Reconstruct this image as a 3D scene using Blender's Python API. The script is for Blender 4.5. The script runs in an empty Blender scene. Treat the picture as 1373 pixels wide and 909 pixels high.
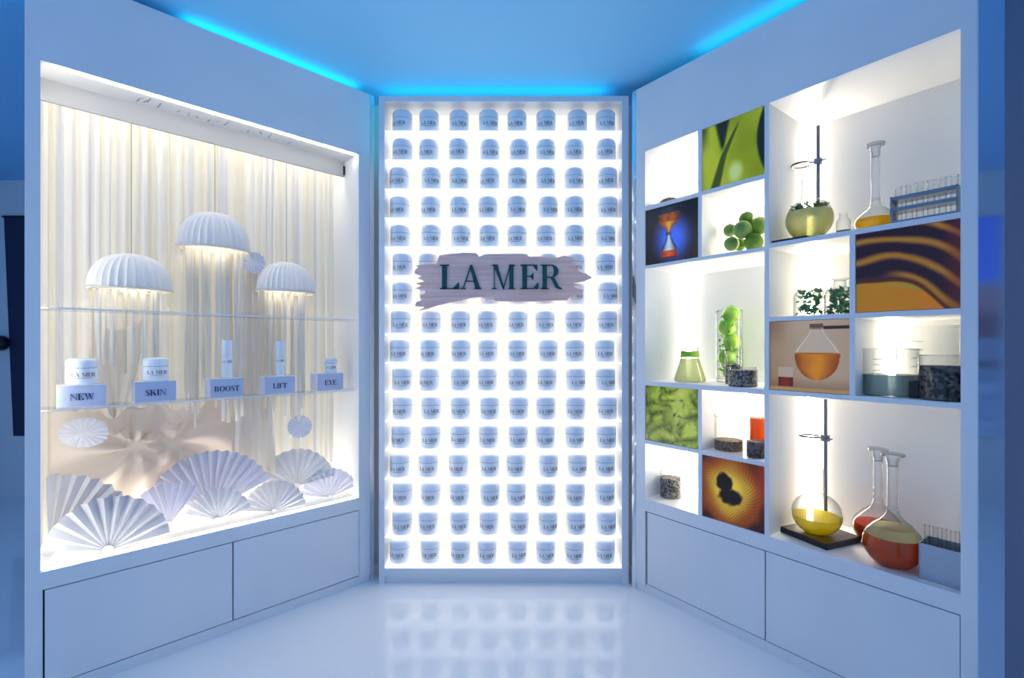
import bpy, math, random
from mathutils import Vector, noise
random.seed(7)
R = math.radians
# ---------------------------------------------------------------- camera
F, CX, HY, HC = 650.0, 686.5, 464.0, 1.2      # focal length in pixels, principal column, horizon row, eye height
scn = bpy.context.scene
col = scn.collection
cam_d = bpy.data.cameras.new('camera')
cam_d.sensor_width = 36.0
cam_d.lens = F / 1373.0 * 36.0
cam_d.shift_y = (HY - 454.5) / 1373.0
cam_d.clip_start = 0.05
cam = bpy.data.objects.new('camera', cam_d)
cam.location = (0, 0, HC)
cam.rotation_euler = (R(90), 0, 0)
col.objects.link(cam)
scn.camera = cam
# ---------------------------------------------------------------- world + exposure
w = bpy.data.worlds.new('mall_ambient'); scn.world = w; w.use_nodes = True
w.node_tree.nodes['Background'].inputs[0].default_value = (0.36, 0.60, 1.06, 1)
w.node_tree.nodes['Background'].inputs[1].default_value = 0.82
scn.view_settings.view_transform = 'Standard'
scn.view_settings.look = 'None'
scn.view_settings.exposure = 0.0
scn.view_settings.gamma = 1.0
scn.view_settings.use_curve_mapping = False
LED = 3.4     # common dimmer of the white LED strips

# ---------------------------------------------------------------- materials
MATS = {}
def pbsdf(name, base, rough=0.5, metal=0.0, trans=0.0, ior=1.45, emit=None, estr=0.0, coat=0.0, spec=0.5, sss=0.0):
    m = bpy.data.materials.new(name); m.use_nodes = True
    b = m.node_tree.nodes['Principled BSDF']
    b.inputs['Base Color'].default_value = (*base, 1)
    b.inputs['Roughness'].default_value = rough
    b.inputs['Metallic'].default_value = metal
    b.inputs['Transmission Weight'].default_value = trans
    b.inputs['IOR'].default_value = ior
    b.inputs['Coat Weight'].default_value = coat
    b.inputs['Specular IOR Level'].default_value = spec
    if emit:
        b.inputs['Emission Color'].default_value = (*emit, 1)
        b.inputs['Emission Strength'].default_value = estr
    MATS[name] = m
    return m
def noisy(name, c0, c1, scale=8, rough=0.5, detail=3, stretch=(1, 1, 1), bump=0.0, lo=0.35, hi=0.65, coat=0.0, metal=0.0, voronoi=False):
    m = pbsdf(name, c0, rough, metal, coat=coat); nt = m.node_tree; b = nt.nodes['Principled BSDF']
    tc = nt.nodes.new('ShaderNodeTexCoord'); mp = nt.nodes.new('ShaderNodeMapping')
    mp.inputs['Scale'].default_value = stretch
    nt.links.new(tc.outputs['Object'], mp.inputs[0])
    if voronoi:
        n = nt.nodes.new('ShaderNodeTexVoronoi'); n.inputs['Scale'].default_value = scale; out = n.outputs['Color']
    else:
        n = nt.nodes.new('ShaderNodeTexNoise'); n.inputs['Scale'].default_value = scale; n.inputs['Detail'].default_value = detail; out = n.outputs['Fac']
    nt.links.new(mp.outputs[0], n.inputs['Vector'])
    r = nt.nodes.new('ShaderNodeValToRGB')
    r.color_ramp.elements[0].color = (*c0, 1); r.color_ramp.elements[1].color = (*c1, 1)
    r.color_ramp.elements[0].position = lo; r.color_ramp.elements[1].position = hi
    nt.links.new(out, r.inputs[0]); nt.links.new(r.outputs[0], b.inputs['Base Color'])
    if bump:
        bp = nt.nodes.new('ShaderNodeBump'); bp.inputs['Strength'].default_value = bump; bp.inputs['Distance'].default_value = 0.004
        nt.links.new(n.outputs[0], bp.inputs['Height']); nt.links.new(bp.outputs[0], b.inputs['Normal'])
    return m
def emitter(name, c, s):
    m = bpy.data.materials.new(name); m.use_nodes = True; nt = m.node_tree
    nt.nodes.remove(nt.nodes['Principled BSDF'])
    e = nt.nodes.new('ShaderNodeEmission'); e.inputs[0].default_value = (*c, 1); e.inputs[1].default_value = s
    nt.links.new(e.outputs[0], nt.nodes['Material Output'].inputs[0]); MATS[name] = m
    return m
def glassy(name, clear=(0.985, 0.99, 0.99), edge=(0.50, 0.55, 0.58), ior=1.45, power=0.35):
    """thin clear glass: clear seen square on, greyer where seen along its wall, Fresnel gloss on top"""
    m = bpy.data.materials.new(name); m.use_nodes = True; nt = m.node_tree
    nt.nodes.remove(nt.nodes['Principled BSDF'])
    lw = nt.nodes.new('ShaderNodeLayerWeight'); lw.inputs[0].default_value = power
    mx = nt.nodes.new('ShaderNodeMix'); mx.data_type = 'RGBA'
    mx.inputs[6].default_value = (*clear, 1); mx.inputs[7].default_value = (*edge, 1)
    nt.links.new(lw.outputs['Facing'], mx.inputs[0])
    t = nt.nodes.new('ShaderNodeBsdfTransparent'); nt.links.new(mx.outputs[2], t.inputs[0])
    g = nt.nodes.new('ShaderNodeBsdfGlossy'); g.inputs['Roughness'].default_value = 0.03
    pw = nt.nodes.new('ShaderNodeMath'); pw.operation = 'POWER'; pw.inputs[1].default_value = 4.0
    l2 = nt.nodes.new('ShaderNodeLayerWeight'); l2.inputs[0].default_value = 0.5; nt.links.new(l2.outputs['Facing'], pw.inputs[0])
    fr = nt.nodes.new('ShaderNodeMath'); fr.operation = 'MULTIPLY_ADD'; fr.inputs[1].default_value = 0.7; fr.inputs[2].default_value = 0.035; nt.links.new(pw.outputs[0], fr.inputs[0])
    ms = nt.nodes.new('ShaderNodeMixShader')
    nt.links.new(fr.outputs[0], ms.inputs[0]); nt.links.new(t.outputs[0], ms.inputs[1]); nt.links.new(g.outputs[0], ms.inputs[2])
    nt.links.new(ms.outputs[0], nt.nodes['Material Output'].inputs[0]); MATS[name] = m
    return m
def tissue(name, c, trans=0.4):
    """paper or cloth that lets part of the light through"""
    m = bpy.data.materials.new(name); m.use_nodes = True; nt = m.node_tree
    nt.nodes.remove(nt.nodes['Principled BSDF'])
    d = nt.nodes.new('ShaderNodeBsdfDiffuse'); d.inputs[0].default_value = (*c, 1)
    t = nt.nodes.new('ShaderNodeBsdfTranslucent'); t.inputs[0].default_value = (*c, 1)
    ms = nt.nodes.new('ShaderNodeMixShader'); ms.inputs[0].default_value = trans
    tc = nt.nodes.new('ShaderNodeTexCoord'); n = nt.nodes.new('ShaderNodeTexNoise'); n.inputs['Scale'].default_value = 60
    bp = nt.nodes.new('ShaderNodeBump'); bp.inputs['Strength'].default_value = 0.15; bp.inputs['Distance'].default_value = 0.002
    nt.links.new(tc.outputs['Object'], n.inputs['Vector']); nt.links.new(n.outputs[0], bp.inputs['Height']); nt.links.new(bp.outputs[0], d.inputs['Normal'])
    nt.links.new(d.outputs[0], ms.inputs[1]); nt.links.new(t.outputs[0], ms.inputs[2])
    nt.links.new(ms.outputs[0], nt.nodes['Material Output'].inputs[0]); MATS[name] = m
    return m
def vcol(name, estr):
    m = pbsdf(name, (1, 1, 1), 0.25); nt = m.node_tree; b = nt.nodes['Principled BSDF']
    a = nt.nodes.new('ShaderNodeVertexColor'); a.layer_name = 'Col'
    nt.links.new(a.outputs[0], b.inputs['Base Color']); nt.links.new(a.outputs[0], b.inputs['Emission Color'])
    b.inputs['Emission Strength'].default_value = estr
    return m
noisy('lacquer', (0.78, 0.80, 0.84), (0.82, 0.84, 0.87), 3, 0.32)
pbsdf('inner_white', (0.86, 0.855, 0.84), 0.5)
pbsdf('grey_valance', (0.42, 0.42, 0.42), 0.5)
pbsdf('soffit_paint', (0.74, 0.74, 0.73), 0.45)
noisy('floor_gloss', (0.92, 0.93, 0.95), (0.95, 0.95, 0.97), 2.0, 0.06, bump=0.012)
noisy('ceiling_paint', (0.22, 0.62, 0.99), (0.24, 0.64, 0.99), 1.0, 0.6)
noisy('room_wall', (0.84, 0.86, 0.88), (0.88, 0.89, 0.91), 1.2, 0.55)
pbsdf('gloss_side', (0.70, 0.76, 0.84), 0.09, 0.75)
pbsdf('dark_blue', (0.055, 0.11, 0.22), 0.5)
pbsdf('mirror_steel', (0.82, 0.86, 0.9), 0.05, 1.0)
pbsdf('steel', (0.55, 0.57, 0.6), 0.22, 1.0)
pbsdf('dark_steel', (0.22, 0.22, 0.24), 0.3, 0.9)
pbsdf('rack_steel', (0.24, 0.29, 0.36), 0.3, 0.7)
pbsdf('box_steel', (0.40, 0.45, 0.52), 0.35, 0.6)
pbsdf('black_iron', (0.012, 0.012, 0.014), 0.35)
pbsdf('black', (0.01, 0.01, 0.012), 0.4)
emitter('led_front', (1.0, 0.95, 0.86), 7.5 * LED)
emitter('led_valance', (1.0, 0.93, 0.80), 4.2 * LED)
emitter('led_deck', (1.0, 0.92, 0.78), 6.0 * LED)
emitter('added_led_deck_back', (1.0, 0.93, 0.80), 20.0 * LED)
emitter('window_lightbox', (1.0, 0.95, 0.84), 0.74)
emitter('added_led_side', (1.0, 0.95, 0.86), 5.0 * LED)
emitter('led_cell', (1.0, 0.89, 0.70), 18.0 * LED)
emitter('led_cell_strong', (1.0, 0.90, 0.73), 9.5 * LED)
emitter('led_cyan', (0.02, 0.80, 1.0), 4.0)
emitter('lightbox', (1.0, 0.95, 0.85), 1.12)
emitter('bulb_warm', (1.0, 0.88, 0.66), 60.0)
pbsdf('acrylic', (0.95, 0.95, 0.95), 0.08)
pbsdf('glow_acrylic', (0.95, 0.95, 0.95), 0.08, emit=(1, 0.95, 0.86), estr=0.75)  # emission stands in for lightbox light coming through the shelves
pbsdf('jar_white', (0.90, 0.93, 0.97), 0.22, coat=0.3)
pbsdf('jar_lid', (0.84, 0.89, 0.96), 0.2, coat=0.4)
pbsdf('jar_print', (0.26, 0.17, 0.12), 0.5)
pbsdf('groove', (0.30, 0.36, 0.44), 0.5)
pbsdf('sign_green', (0.004, 0.075, 0.075), 0.35)
noisy('brushed_mauve', (0.80, 0.50, 0.44), (0.96, 0.67, 0.60), 5, 0.45, stretch=(0.6, 1, 14), bump=0.25)
tissue('strip_white', (0.94, 0.93, 0.90), 0.55)
tissue('strip_cream', (0.91, 0.875, 0.78), 0.55)
tissue('strip_lilac', (0.78, 0.78, 0.81), 0.5)
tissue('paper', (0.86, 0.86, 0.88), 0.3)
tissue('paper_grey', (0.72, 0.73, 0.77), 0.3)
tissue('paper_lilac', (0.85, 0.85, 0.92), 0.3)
tissue('cloth_blush', (0.94, 0.87, 0.80), 0.55)
tissue('cloth_white', (0.94, 0.91, 0.87), 0.6)
pbsdf('wire', (0.30, 0.30, 0.32), 0.5)
noisy('script_grey', (0.28, 0.29, 0.31), (0.40, 0.40, 0.42), 30, 0.5)
pbsdf('pedestal', (0.55, 0.60, 0.78), 0.4)
pbsdf('print_navy', (0.02, 0.03, 0.08), 0.5)
glassy('glass')
glassy('glass_dark', (0.96, 0.97, 0.97), (0.28, 0.33, 0.36))
glassy('glass_shelf', (0.985, 0.99, 0.985), (0.92, 0.95, 0.95), 1.2)
def liquid(name, c, trans=0.55):
    m = pbsdf(name, c, 0.06, ior=1.33); nt = m.node_tree; b = nt.nodes['Principled BSDF']
    t = nt.nodes.new('ShaderNodeBsdfTranslucent'); t.inputs[0].default_value = (*c, 1)
    q = nt.nodes.new('ShaderNodeBsdfTransparent'); q.inputs[0].default_value = (*[v ** 0.7 for v in c], 1)
    m1 = nt.nodes.new('ShaderNodeMixShader'); m1.inputs[0].default_value = 0.2; nt.links.new(t.outputs[0], m1.inputs[1]); nt.links.new(q.outputs[0], m1.inputs[2])
    m2 = nt.nodes.new('ShaderNodeMixShader'); m2.inputs[0].default_value = trans; nt.links.new(b.outputs[0], m2.inputs[1]); nt.links.new(m1.outputs[0], m2.inputs[2])
    nt.links.new(m2.outputs[0], nt.nodes['Material Output'].inputs[0]); return m
liquid('liquid_pale', (0.93, 0.90, 0.42)); liquid('liquid_yellow', (0.98, 0.80, 0.02)); liquid('liquid_amber', (0.66, 0.12, 0.012), 0.5)
liquid('liquid_red', (0.55, 0.05, 0.01), 0.4); liquid('liquid_lime', (0.92, 0.93, 0.55)); liquid('liquid_grey', (0.42, 0.52, 0.52), 0.5)
liquid('liquid_orange', (0.95, 0.20, 0.02), 0.3); liquid('liquid_gold', (0.95, 0.66, 0.03)); liquid('oil_green', (0.80, 0.86, 0.62), 0.92)
noisy('lime_skin', (0.07, 0.20, 0.012), (0.20, 0.36, 0.03), 14, 0.35, bump=0.2)
noisy('lime_skin_pale', (0.12, 0.26, 0.05), (0.27, 0.42, 0.10), 14, 0.4, bump=0.2)
noisy('lime_bright', (0.14, 0.44, 0.01), (0.42, 0.68, 0.06), 18, 0.3, bump=0.2)
noisy('herb', (0.04, 0.22, 0.05), (0.13, 0.40, 0.10), 30, 0.5)
noisy('leaf_dark', (0.03, 0.10, 0.015), (0.16, 0.24, 0.05), 40, 0.5)
noisy('granule_grey', (0.03, 0.03, 0.03), (0.36, 0.33, 0.30), 160, 0.8, bump=0.6, voronoi=True)
noisy('granule_dark', (0.015, 0.012, 0.01), (0.16, 0.13, 0.12), 90, 0.7, bump=0.6, voronoi=True)
noisy('granule_brown', (0.10, 0.06, 0.035), (0.36, 0.25, 0.16), 120, 0.8, bump=0.6)
vcol('print_back', 0.28)

# ---------------------------------------------------------------- mesh builder
class MB:
    def __init__(s): s.v = []; s.f = []
    def add(s, v, f):
        o = len(s.v); s.v += v; s.f += [tuple(i + o for i in q) for q in f]; return s
    def box(s, x0, x1, y0, y1, z0, z1):
        return s.add([(x0, y0, z0), (x1, y0, z0), (x1, y1, z0), (x0, y1, z0), (x0, y0, z1), (x1, y0, z1), (x1, y1, z1), (x0, y1, z1)],
                     [(0, 3, 2, 1), (4, 5, 6, 7), (0, 1, 5, 4), (1, 2, 6, 5), (2, 3, 7, 6), (3, 0, 4, 7)])
    def lathe(s, prof, seg=28, c=(0, 0, 0), capb=True, capt=True, wob=None):
        v, f = [], []
        for r, z in prof:
            for i in range(seg):
                a = 2 * math.pi * i / seg; rr = r * (wob(a, z) if wob else 1)
                v.append((c[0] + rr * math.cos(a), c[1] + rr * math.sin(a), c[2] + z))
        for j in range(len(prof) - 1):
            for i in range(seg):
                k = (i + 1) % seg
                f.append((j * seg + i, j * seg + k, (j + 1) * seg + k, (j + 1) * seg + i))
        if capb: f.append(tuple(range(seg))[::-1])
        if capt: f.append(tuple((len(prof) - 1) * seg + i for i in range(seg)))
        return s.add(v, f)
    def tube(s, pts, r, seg=8, closed=False):
        pts = [Vector(p) for p in pts]; n = len(pts); v, f = [], []
        for i, p in enumerate(pts):
            a = pts[(i - 1) % n] if (closed or i) else p; b = pts[(i + 1) % n] if (closed or i < n - 1) else p
            t = (b - a).normalized(); up = Vector((0, 0, 1)) if abs(t.z) < 0.9 else Vector((1, 0, 0))
            e1 = t.cross(up).normalized(); e2 = t.cross(e1)
            for k in range(seg):
                an = 2 * math.pi * k / seg; q = p + (e1 * math.cos(an) + e2 * math.sin(an)) * r; v.append(tuple(q))
        for i in range(n if closed else n - 1):
            j = (i + 1) % n
            for k in range(seg):
                l = (k + 1) % seg; f.append((i * seg + k, i * seg + l, j * seg + l, j * seg + k))
        if not closed: f += [tuple(range(seg))[::-1], tuple((n - 1) * seg + k for k in range(seg))]
        return s.add(v, f)
    def prism(s, poly, y0, y1):
        """outline in x, z drawn out from y0 to y1"""
        n = len(poly); v = [(x, y0, z) for x, z in poly] + [(x, y1, z) for x, z in poly]
        f = [tuple(range(n)), tuple(range(n, 2 * n))[::-1]] + [(i, i + n, (i + 1) % n + n, (i + 1) % n) for i in range(n)]
        return s.add(v, f)
    def grid(s, fn, nu, nv):
        v = [fn(i / nu, j / nv) for j in range(nv + 1) for i in range(nu + 1)]
        f = [(j * (nu + 1) + i, j * (nu + 1) + i + 1, (j + 1) * (nu + 1) + i + 1, (j + 1) * (nu + 1) + i) for j in range(nv) for i in range(nu)]
        return s.add(v, f)
    def mesh(s, name, mat, smooth=0):
        me = bpy.data.meshes.new(name); me.from_pydata(s.v, [], s.f); me.update()
        me.materials.append(MATS[mat])
        if smooth: me.shade_smooth(); me.set_sharp_from_angle(angle=R(smooth))
        return me
    def build(s, name, mat, parent=None, loc=(0, 0, 0), rz=0, smooth=0):
        return link(name, s.mesh(name, mat, smooth), parent, loc, rz)
def link(name, data, parent=None, loc=(0, 0, 0), rz=0):
    o = bpy.data.objects.new(name, data); col.objects.link(o)
    o.location = loc; o.rotation_euler = (0, 0, rz); o.parent = parent
    return o
def tag(o, label, cat, group=None):
    o['label'] = label; o['category'] = cat
    if group: o['group'] = group
    return o
def thing(name, label, cat, loc=(0, 0, 0), rz=0, group=None):
    o = link(name, None, None, loc, rz); o.empty_display_size = 0.05
    return tag(o, label, cat, group)
def struct(o): o['kind'] = 'structure'; return o
def B(name, mat, parent, *b): return MB().box(*b).build(name, mat, parent)
def solid(o, t):
    m = o.modifiers.new('thickness', 'SOLIDIFY'); m.thickness = t; return o
def bevel(o, wd, n=2):
    m = o.modifiers.new('edge', 'BEVEL'); m.width = wd; m.segments = n; m.limit_method = 'ANGLE'; return o

# ---------------------------------------------------------------- wall frames: local x along the wall, y into the cabinet, z up
class Wall:
    def __init__(s, px0, Y0, ux, uy):
        n = math.hypot(ux, uy); s.u = (ux / n, uy / n); s.n = (-s.u[1], s.u[0])
        s.o = ((px0 - CX) / F * Y0, Y0); s.rz = math.atan2(s.u[1], s.u[0])
    def U(s, px, d=0.0):                       # picture column -> position along the wall at depth d
        k = (px - CX) / F; ox = s.o[0] + s.n[0] * d; oy = s.o[1] + s.n[1] * d
        return (k * oy - ox) / (s.u[0] - k * s.u[1])
    def P(s, u, d=0.0): return (s.o[0] + s.u[0] * u + s.n[0] * d, s.o[1] + s.u[1] * u + s.n[1] * d)
    def Z(s, px, py, d=0.0): return HC + (HY - py) / F * s.P(s.U(px, d), d)[1]
    def K(s, px, d=0.0): return s.P(s.U(px, d), d)[1] / F     # metres per picture pixel there
    def at(s, px, d, z): x, y = s.P(s.U(px, d), d); return (x, y, z)
WL = Wall(500, 2.488, 661, 650)
WR = Wall(850, 2.407, 490, -650)
D = 2.445                                       # front of the lit jar wall
CEIL = 2.52

# ================================================================ the setting
struct(B('floor', 'floor_gloss', None, -4.2, 4.2, -3.2, 4.2, -0.05, 0))
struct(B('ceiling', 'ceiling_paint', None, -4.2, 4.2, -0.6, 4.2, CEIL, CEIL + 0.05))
struct(B('wall_back', 'room_wall', None, -4.2, 4.2, 4.2, 4.25, 0, CEIL))
struct(B('wall_left', 'room_wall', None, -4.2, -4.12, 2.2, 4.2, 0, CEIL))
struct(B('wall_right', 'room_wall', None, 4.12, 4.2, 1.6, 4.2, 0, CEIL))

# ================================================================ lettering (high-contrast roman capitals)
def ring(cx, cy, ro, rq, ri, rj, a0, a1, n=14, dx=0):
    o = [(cx + ro * math.cos(R(a0 + (a1 - a0) * i / n)), cy + rq * math.sin(R(a0 + (a1 - a0) * i / n))) for i in range(n + 1)]
    q = [(cx + dx + ri * math.cos(R(a1 + (a0 - a1) * i / n)), cy + rj * math.sin(R(a1 + (a0 - a1) * i / n))) for i in range(n + 1)]
    return o + q
def rc(x0, y0, x1, y1): return [(x0, y0), (x1, y0), (x1, y1), (x0, y1)]
h = 0.04
def serif(x, y, wd=0.34): return rc(x - wd / 2, y, x + wd / 2, y + h)
GLY = {
 'L': (0.74, [rc(.10, 0, .28, 1), serif(.19, 1 - h), rc(.02, 0, .72, h), [(.50, h), (.69, .26), (.73, .26), (.73, 0), (.5, 0)]]),
 'A': (0.86, [[(.06, 0), (.11, 0), (.43, .96), (.40, 1)], [(.40, 1), (.47, 1), (.82, 0), (.61, 0), (.375, .90)], rc(.19, .30, .62, .30 + h), serif(.08, 0, .22), serif(.71, 0, .30)]),
 'M': (1.06, [rc(.10, 0, .14, 1), [(.05, 1), (.27, 1), (.58, .0), (.50, 0), (.10, .97)], [(.50, 0), (.55, 0), (.86, 1), (.81, 1)], rc(.79, 0, .98, 1), serif(.12, 0, .22), serif(.885, 0, .32), serif(.93, 1 - h, .22), serif(.12, 1 - h, .2)]),
 'E': (0.80, [rc(.10, 0, .29, 1), rc(.02, 1 - h, .70, 1), rc(.02, 0, .74, h), rc(.29, .5, .52, .5 + h), [(.52, 1 - h), (.67, .76), (.70, .76), (.70, 1 - h)], [(.54, h), (.71, .26), (.75, .26), (.75, h)], [(.42, .52), (.52, .37), (.54, .37), (.54, .67), (.52, .67)]]),
 'F': (0.72, [rc(.10, 0, .29, 1), rc(.02, 1 - h, .68, 1), serif(.195, 0, .38), rc(.29, .48, .5, .48 + h), [(.50, 1 - h), (.65, .76), (.68, .76), (.68, 1 - h)], [(.42, .5), (.5, .36), (.53, .36), (.53, .66), (.5, .66)]]),
 'R': (0.90, [rc(.08, 0, .26, 1), serif(.17, 0, .36), rc(.0, 1 - h, .46, 1), rc(.26, .47, .46, .47 + h), ring(.44, .735, .27, .265, .09, .225, -90, 90), [(.40, .47), (.56, .47), (.74, .10), (.86, .03), (.86, 0), (.70, 0), (.60, .06)]]),
 'N': (0.94, [rc(.12, 0, .16, 1), [(.04, 1), (.24, 1), (.84, .0), (.78, 0), (.12, .97)], rc(.78, 0, .82, 1), serif(.14, 0, .24), serif(.80, 1 - h, .24)]),
 'W': (1.20, [[(.04, 1), (.24, 1), (.44, 0), (.38, 0)], [(.38, 0), (.43, 0), (.62, 1), (.58, 1)], [(.50, 1), (.70, 1), (.88, 0), (.82, 0)], [(.82, 0), (.87, 0), (1.10, 1), (1.06, 1)], serif(.14, 1 - h, .3), serif(1.08, 1 - h, .2)]),
 'S': (0.66, [ring(.33, .74, .25, .26, .12, .22, 20, 230), ring(.33, .27, .28, .27, .12, .23, -160, 60), [(.16, .62), (.26, .72), (.55, .42), (.46, .28)]]),
 'K': (0.90, [rc(.08, 0, .26, 1), serif(.17, 0, .34), serif(.17, 1 - h, .34), [(.26, .38), (.31, .38), (.76, 1), (.70, 1)], [(.36, .5), (.50, .66), (.86, 0), (.63, 0)], serif(.74, 0, .3), serif(.72, 1 - h, .26)]),
 'I': (0.40, [rc(.11, 0, .29, 1), serif(.2, 0), serif(.2, 1 - h)]),
 'B': (0.80, [rc(.08, 0, .26, 1), rc(0, 1 - h, .44, 1), rc(0, 0, .44, h), rc(.26, .5, .44, .5 + h), ring(.42, .76, .24, .24, .07, .2, -90, 90), ring(.44, .26, .29, .26, .1, .22, -90, 90)]),
 'O': (0.92, [ring(.46, .5, .42, .52, .24, .48, 0, 180), ring(.46, .5, .42, .52, .24, .48, 180, 360)]),
 'T': (0.80, [rc(.31, 0, .49, 1), rc(.04, 1 - h, .76, 1), serif(.4, 0, .36), [(.04, 1), (.04, .74), (.07, .74), (.2, 1 - h)], [(.76, 1), (.76, .74), (.73, .74), (.6, 1 - h)]]),
 'Y': (0.86, [[(.02, 1), (.24, 1), (.50, .45), (.34, .45)], [(.43, .45), (.48, .45), (.78, 1), (.73, 1)], rc(.34, 0, .52, .5), serif(.43, 0, .36), serif(.13, 1 - h, .28), serif(.75, 1 - h, .22)]),
}
def word_width(t, hgt): return sum((GLY[c][0] if c != ' ' else 0.4) for c in t) * hgt
def word(mb, t, hgt, x, y0, y1, z, bend=None):
    for c in t:
        if c == ' ': x += 0.4 * hgt; continue
        wd, polys = GLY[c]
        for p in polys:
            o = len(mb.v); mb.prism([(x + a * hgt, z + b * hgt) for a, b in p], y0, y1)
            if bend: mb.v[o:] = [bend(q) for q in mb.v[o:]]
        x += wd * hgt
    return mb

# ================================================================ fan window on one side: display cabinet
L_end, L_in, R_in, R_end = WL.U(33), WL.U(54.2), WL.U(481), WL.U(496)
Lzt = (WL.Z(54.2, 80.9) + WL.Z(481, 206.6)) / 2; Lzb = (WL.Z(54.2, 768.2) + WL.Z(481, 667.2)) / 2
Ldt = (WL.Z(58.7, 794) + WL.Z(483, 683)) / 2; Ltop = 2.485; LD = 0.36
cabL = thing('display_cabinet', 'white lacquered window cabinet with glowing paper fan and jellyfish display', 'cabinet', (WL.o[0], WL.o[1], 0), WL.rz)
B('header_panel', 'lacquer', cabL, L_end, R_end, 0, 0.02, Lzt, Ltop)
B('stile', 'lacquer', cabL, L_end, L_in, 0, 0.02, 0.035, Lzt)
B('stile', 'lacquer', cabL, R_in, R_end, 0, 0.02, 0.035, Lzt)
B('bottom_rail', 'lacquer', cabL, L_in, R_in, 0, 0.02, Ldt + 0.004, Lzb)
ud0, ud1, ud2 = WL.U(60), WL.U(312.5), WL.U(483)
for a, b in ((ud0, ud1 - 0.0025), (ud1 + 0.0025, ud2 - 0.002)):
    bevel(B('door', 'lacquer', cabL, a, b, 0.0, 0.02, 0.048, Ldt), 0.0015)
B('filler', 'lacquer', cabL, L_in, ud0 - 0.005, 0.002, 0.02, 0.048, Ldt + 0.004)
B('carcass_panel', 'black', cabL, L_in - 0.01, R_in + 0.005, 0.03, 0.04, 0.04, Lzb - 0.03)
B('plinth', 'lacquer', cabL, L_end, R_end, 0.006, 0.03, 0, 0.042)
B('side_panel', 'lacquer', cabL, L_end, L_end + 0.02, 0.02, LD + 0.04, 0, Ltop)
B('side_panel', 'lacquer', cabL, R_end - 0.02, R_end, 0.02, LD + 0.04, 0, Ltop)
B('inner_side_panel', 'inner_white', cabL, L_in - 0.03, L_in - 0.024, 0.02, LD, Lzb - 0.02, Lzt + 0.1)
B('inner_side_panel', 'inner_white', cabL, R_in, R_in + 0.012, 0.02, LD, Lzb - 0.02, Lzt + 0.1)
B('back_panel', 'inner_white', cabL, L_end + 0.02, R_end - 0.02, LD + 0.004, LD + 0.02, 0.04, Ltop)
B('light_panel', 'window_lightbox', cabL, L_in - 0.02, R_in, LD - 0.004, LD + 0.003, Lzb, Lzt)
B('top_panel', 'lacquer', cabL, L_end + 0.02, R_end - 0.02, 0.02, LD, Ltop - 0.02, Ltop)
B('deck', 'inner_white', cabL, L_in, R_in, 0.012, LD, Lzb - 0.02, Lzb)
VD = 0.15                                        # where the valance hangs
B('soffit', 'soffit_paint', cabL, L_in, R_in, 0.012, VD, Lzt + 0.001, Lzt + 0.02)
Lvz = (WL.Z(57, 137, VD) + WL.Z(465, 236, VD)) / 2
B('valance', 'grey_valance', cabL, L_in, R_in - 0.004, VD, VD + 0.012, Lvz, Lzt + 0.02)
B('valance_hook', 'black', cabL, R_in - 0.012, R_in - 0.003, VD - 0.006, VD, Lvz + 0.01, Lvz + 0.055)
B('inner_soffit', 'inner_white', cabL, L_in, R_in, VD + 0.012, LD, Lzt + 0.001, Lzt + 0.02)
B('led_strip', 'led_front', cabL, WL.U(71), R_in - 0.01, 0.008, 0.015, Lzt - 0.006, Lzt + 0.001)
B('led_strip', 'led_valance', cabL, L_in + 0.02, R_in - 0.02, VD + 0.02, VD + 0.04, Lzt - 0.012, Lzt)
B('led_strip', 'added_led_deck_back', cabL, L_in + 0.02, R_in - 0.02, 0.215, 0.23, Lzb, Lzb + 0.008)  # added strip hidden by the fans, brightens the lower curtain
B('led_strip', 'led_deck', cabL, L_in + 0.01, R_in - 0.01, 0.014, 0.022, Lzb, Lzb + 0.005)
B('led_strip', 'added_led_side', cabL, L_in - 0.022, L_in - 0.004, 0.0205, 0.032, Lzb + 0.02, Lzt - 0.05)  # added strip out of sight behind the stile, brightens the window inside
B('cove_led', 'led_cyan', cabL, WL.U(250), R_end - 0.05, 0.03, 0.05, Ltop, Ltop + 0.012)
B('cove_led', 'led_cyan', cabL, L_end + 0.05, R_end - 0.05, 0.30, 0.32, Ltop, Ltop + 0.012)
B('corner_trim', 'mirror_steel', cabL, R_end + 0.001, WL.U(501.5), 0.0, 0.012, 0.0, Ltop)
# clear shelves
shz = (WL.Z(110, 546.5, 0.06) + WL.Z(440, 522.5, 0.06)) / 2
shu = (WL.Z(57, 413, 0.03) + WL.Z(478, 427, 0.03)) / 2
for z in (shz, shu):
    B('glass_shelf', 'glass_shelf', cabL, L_in + 0.002, R_in - 0.002, 0.03, 0.15, z - 0.008, z)
    B('shelf_edge', 'acrylic', cabL, L_in + 0.002, R_in - 0.002, 0.028, 0.030, z - 0.006, z - 0.001)
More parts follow.
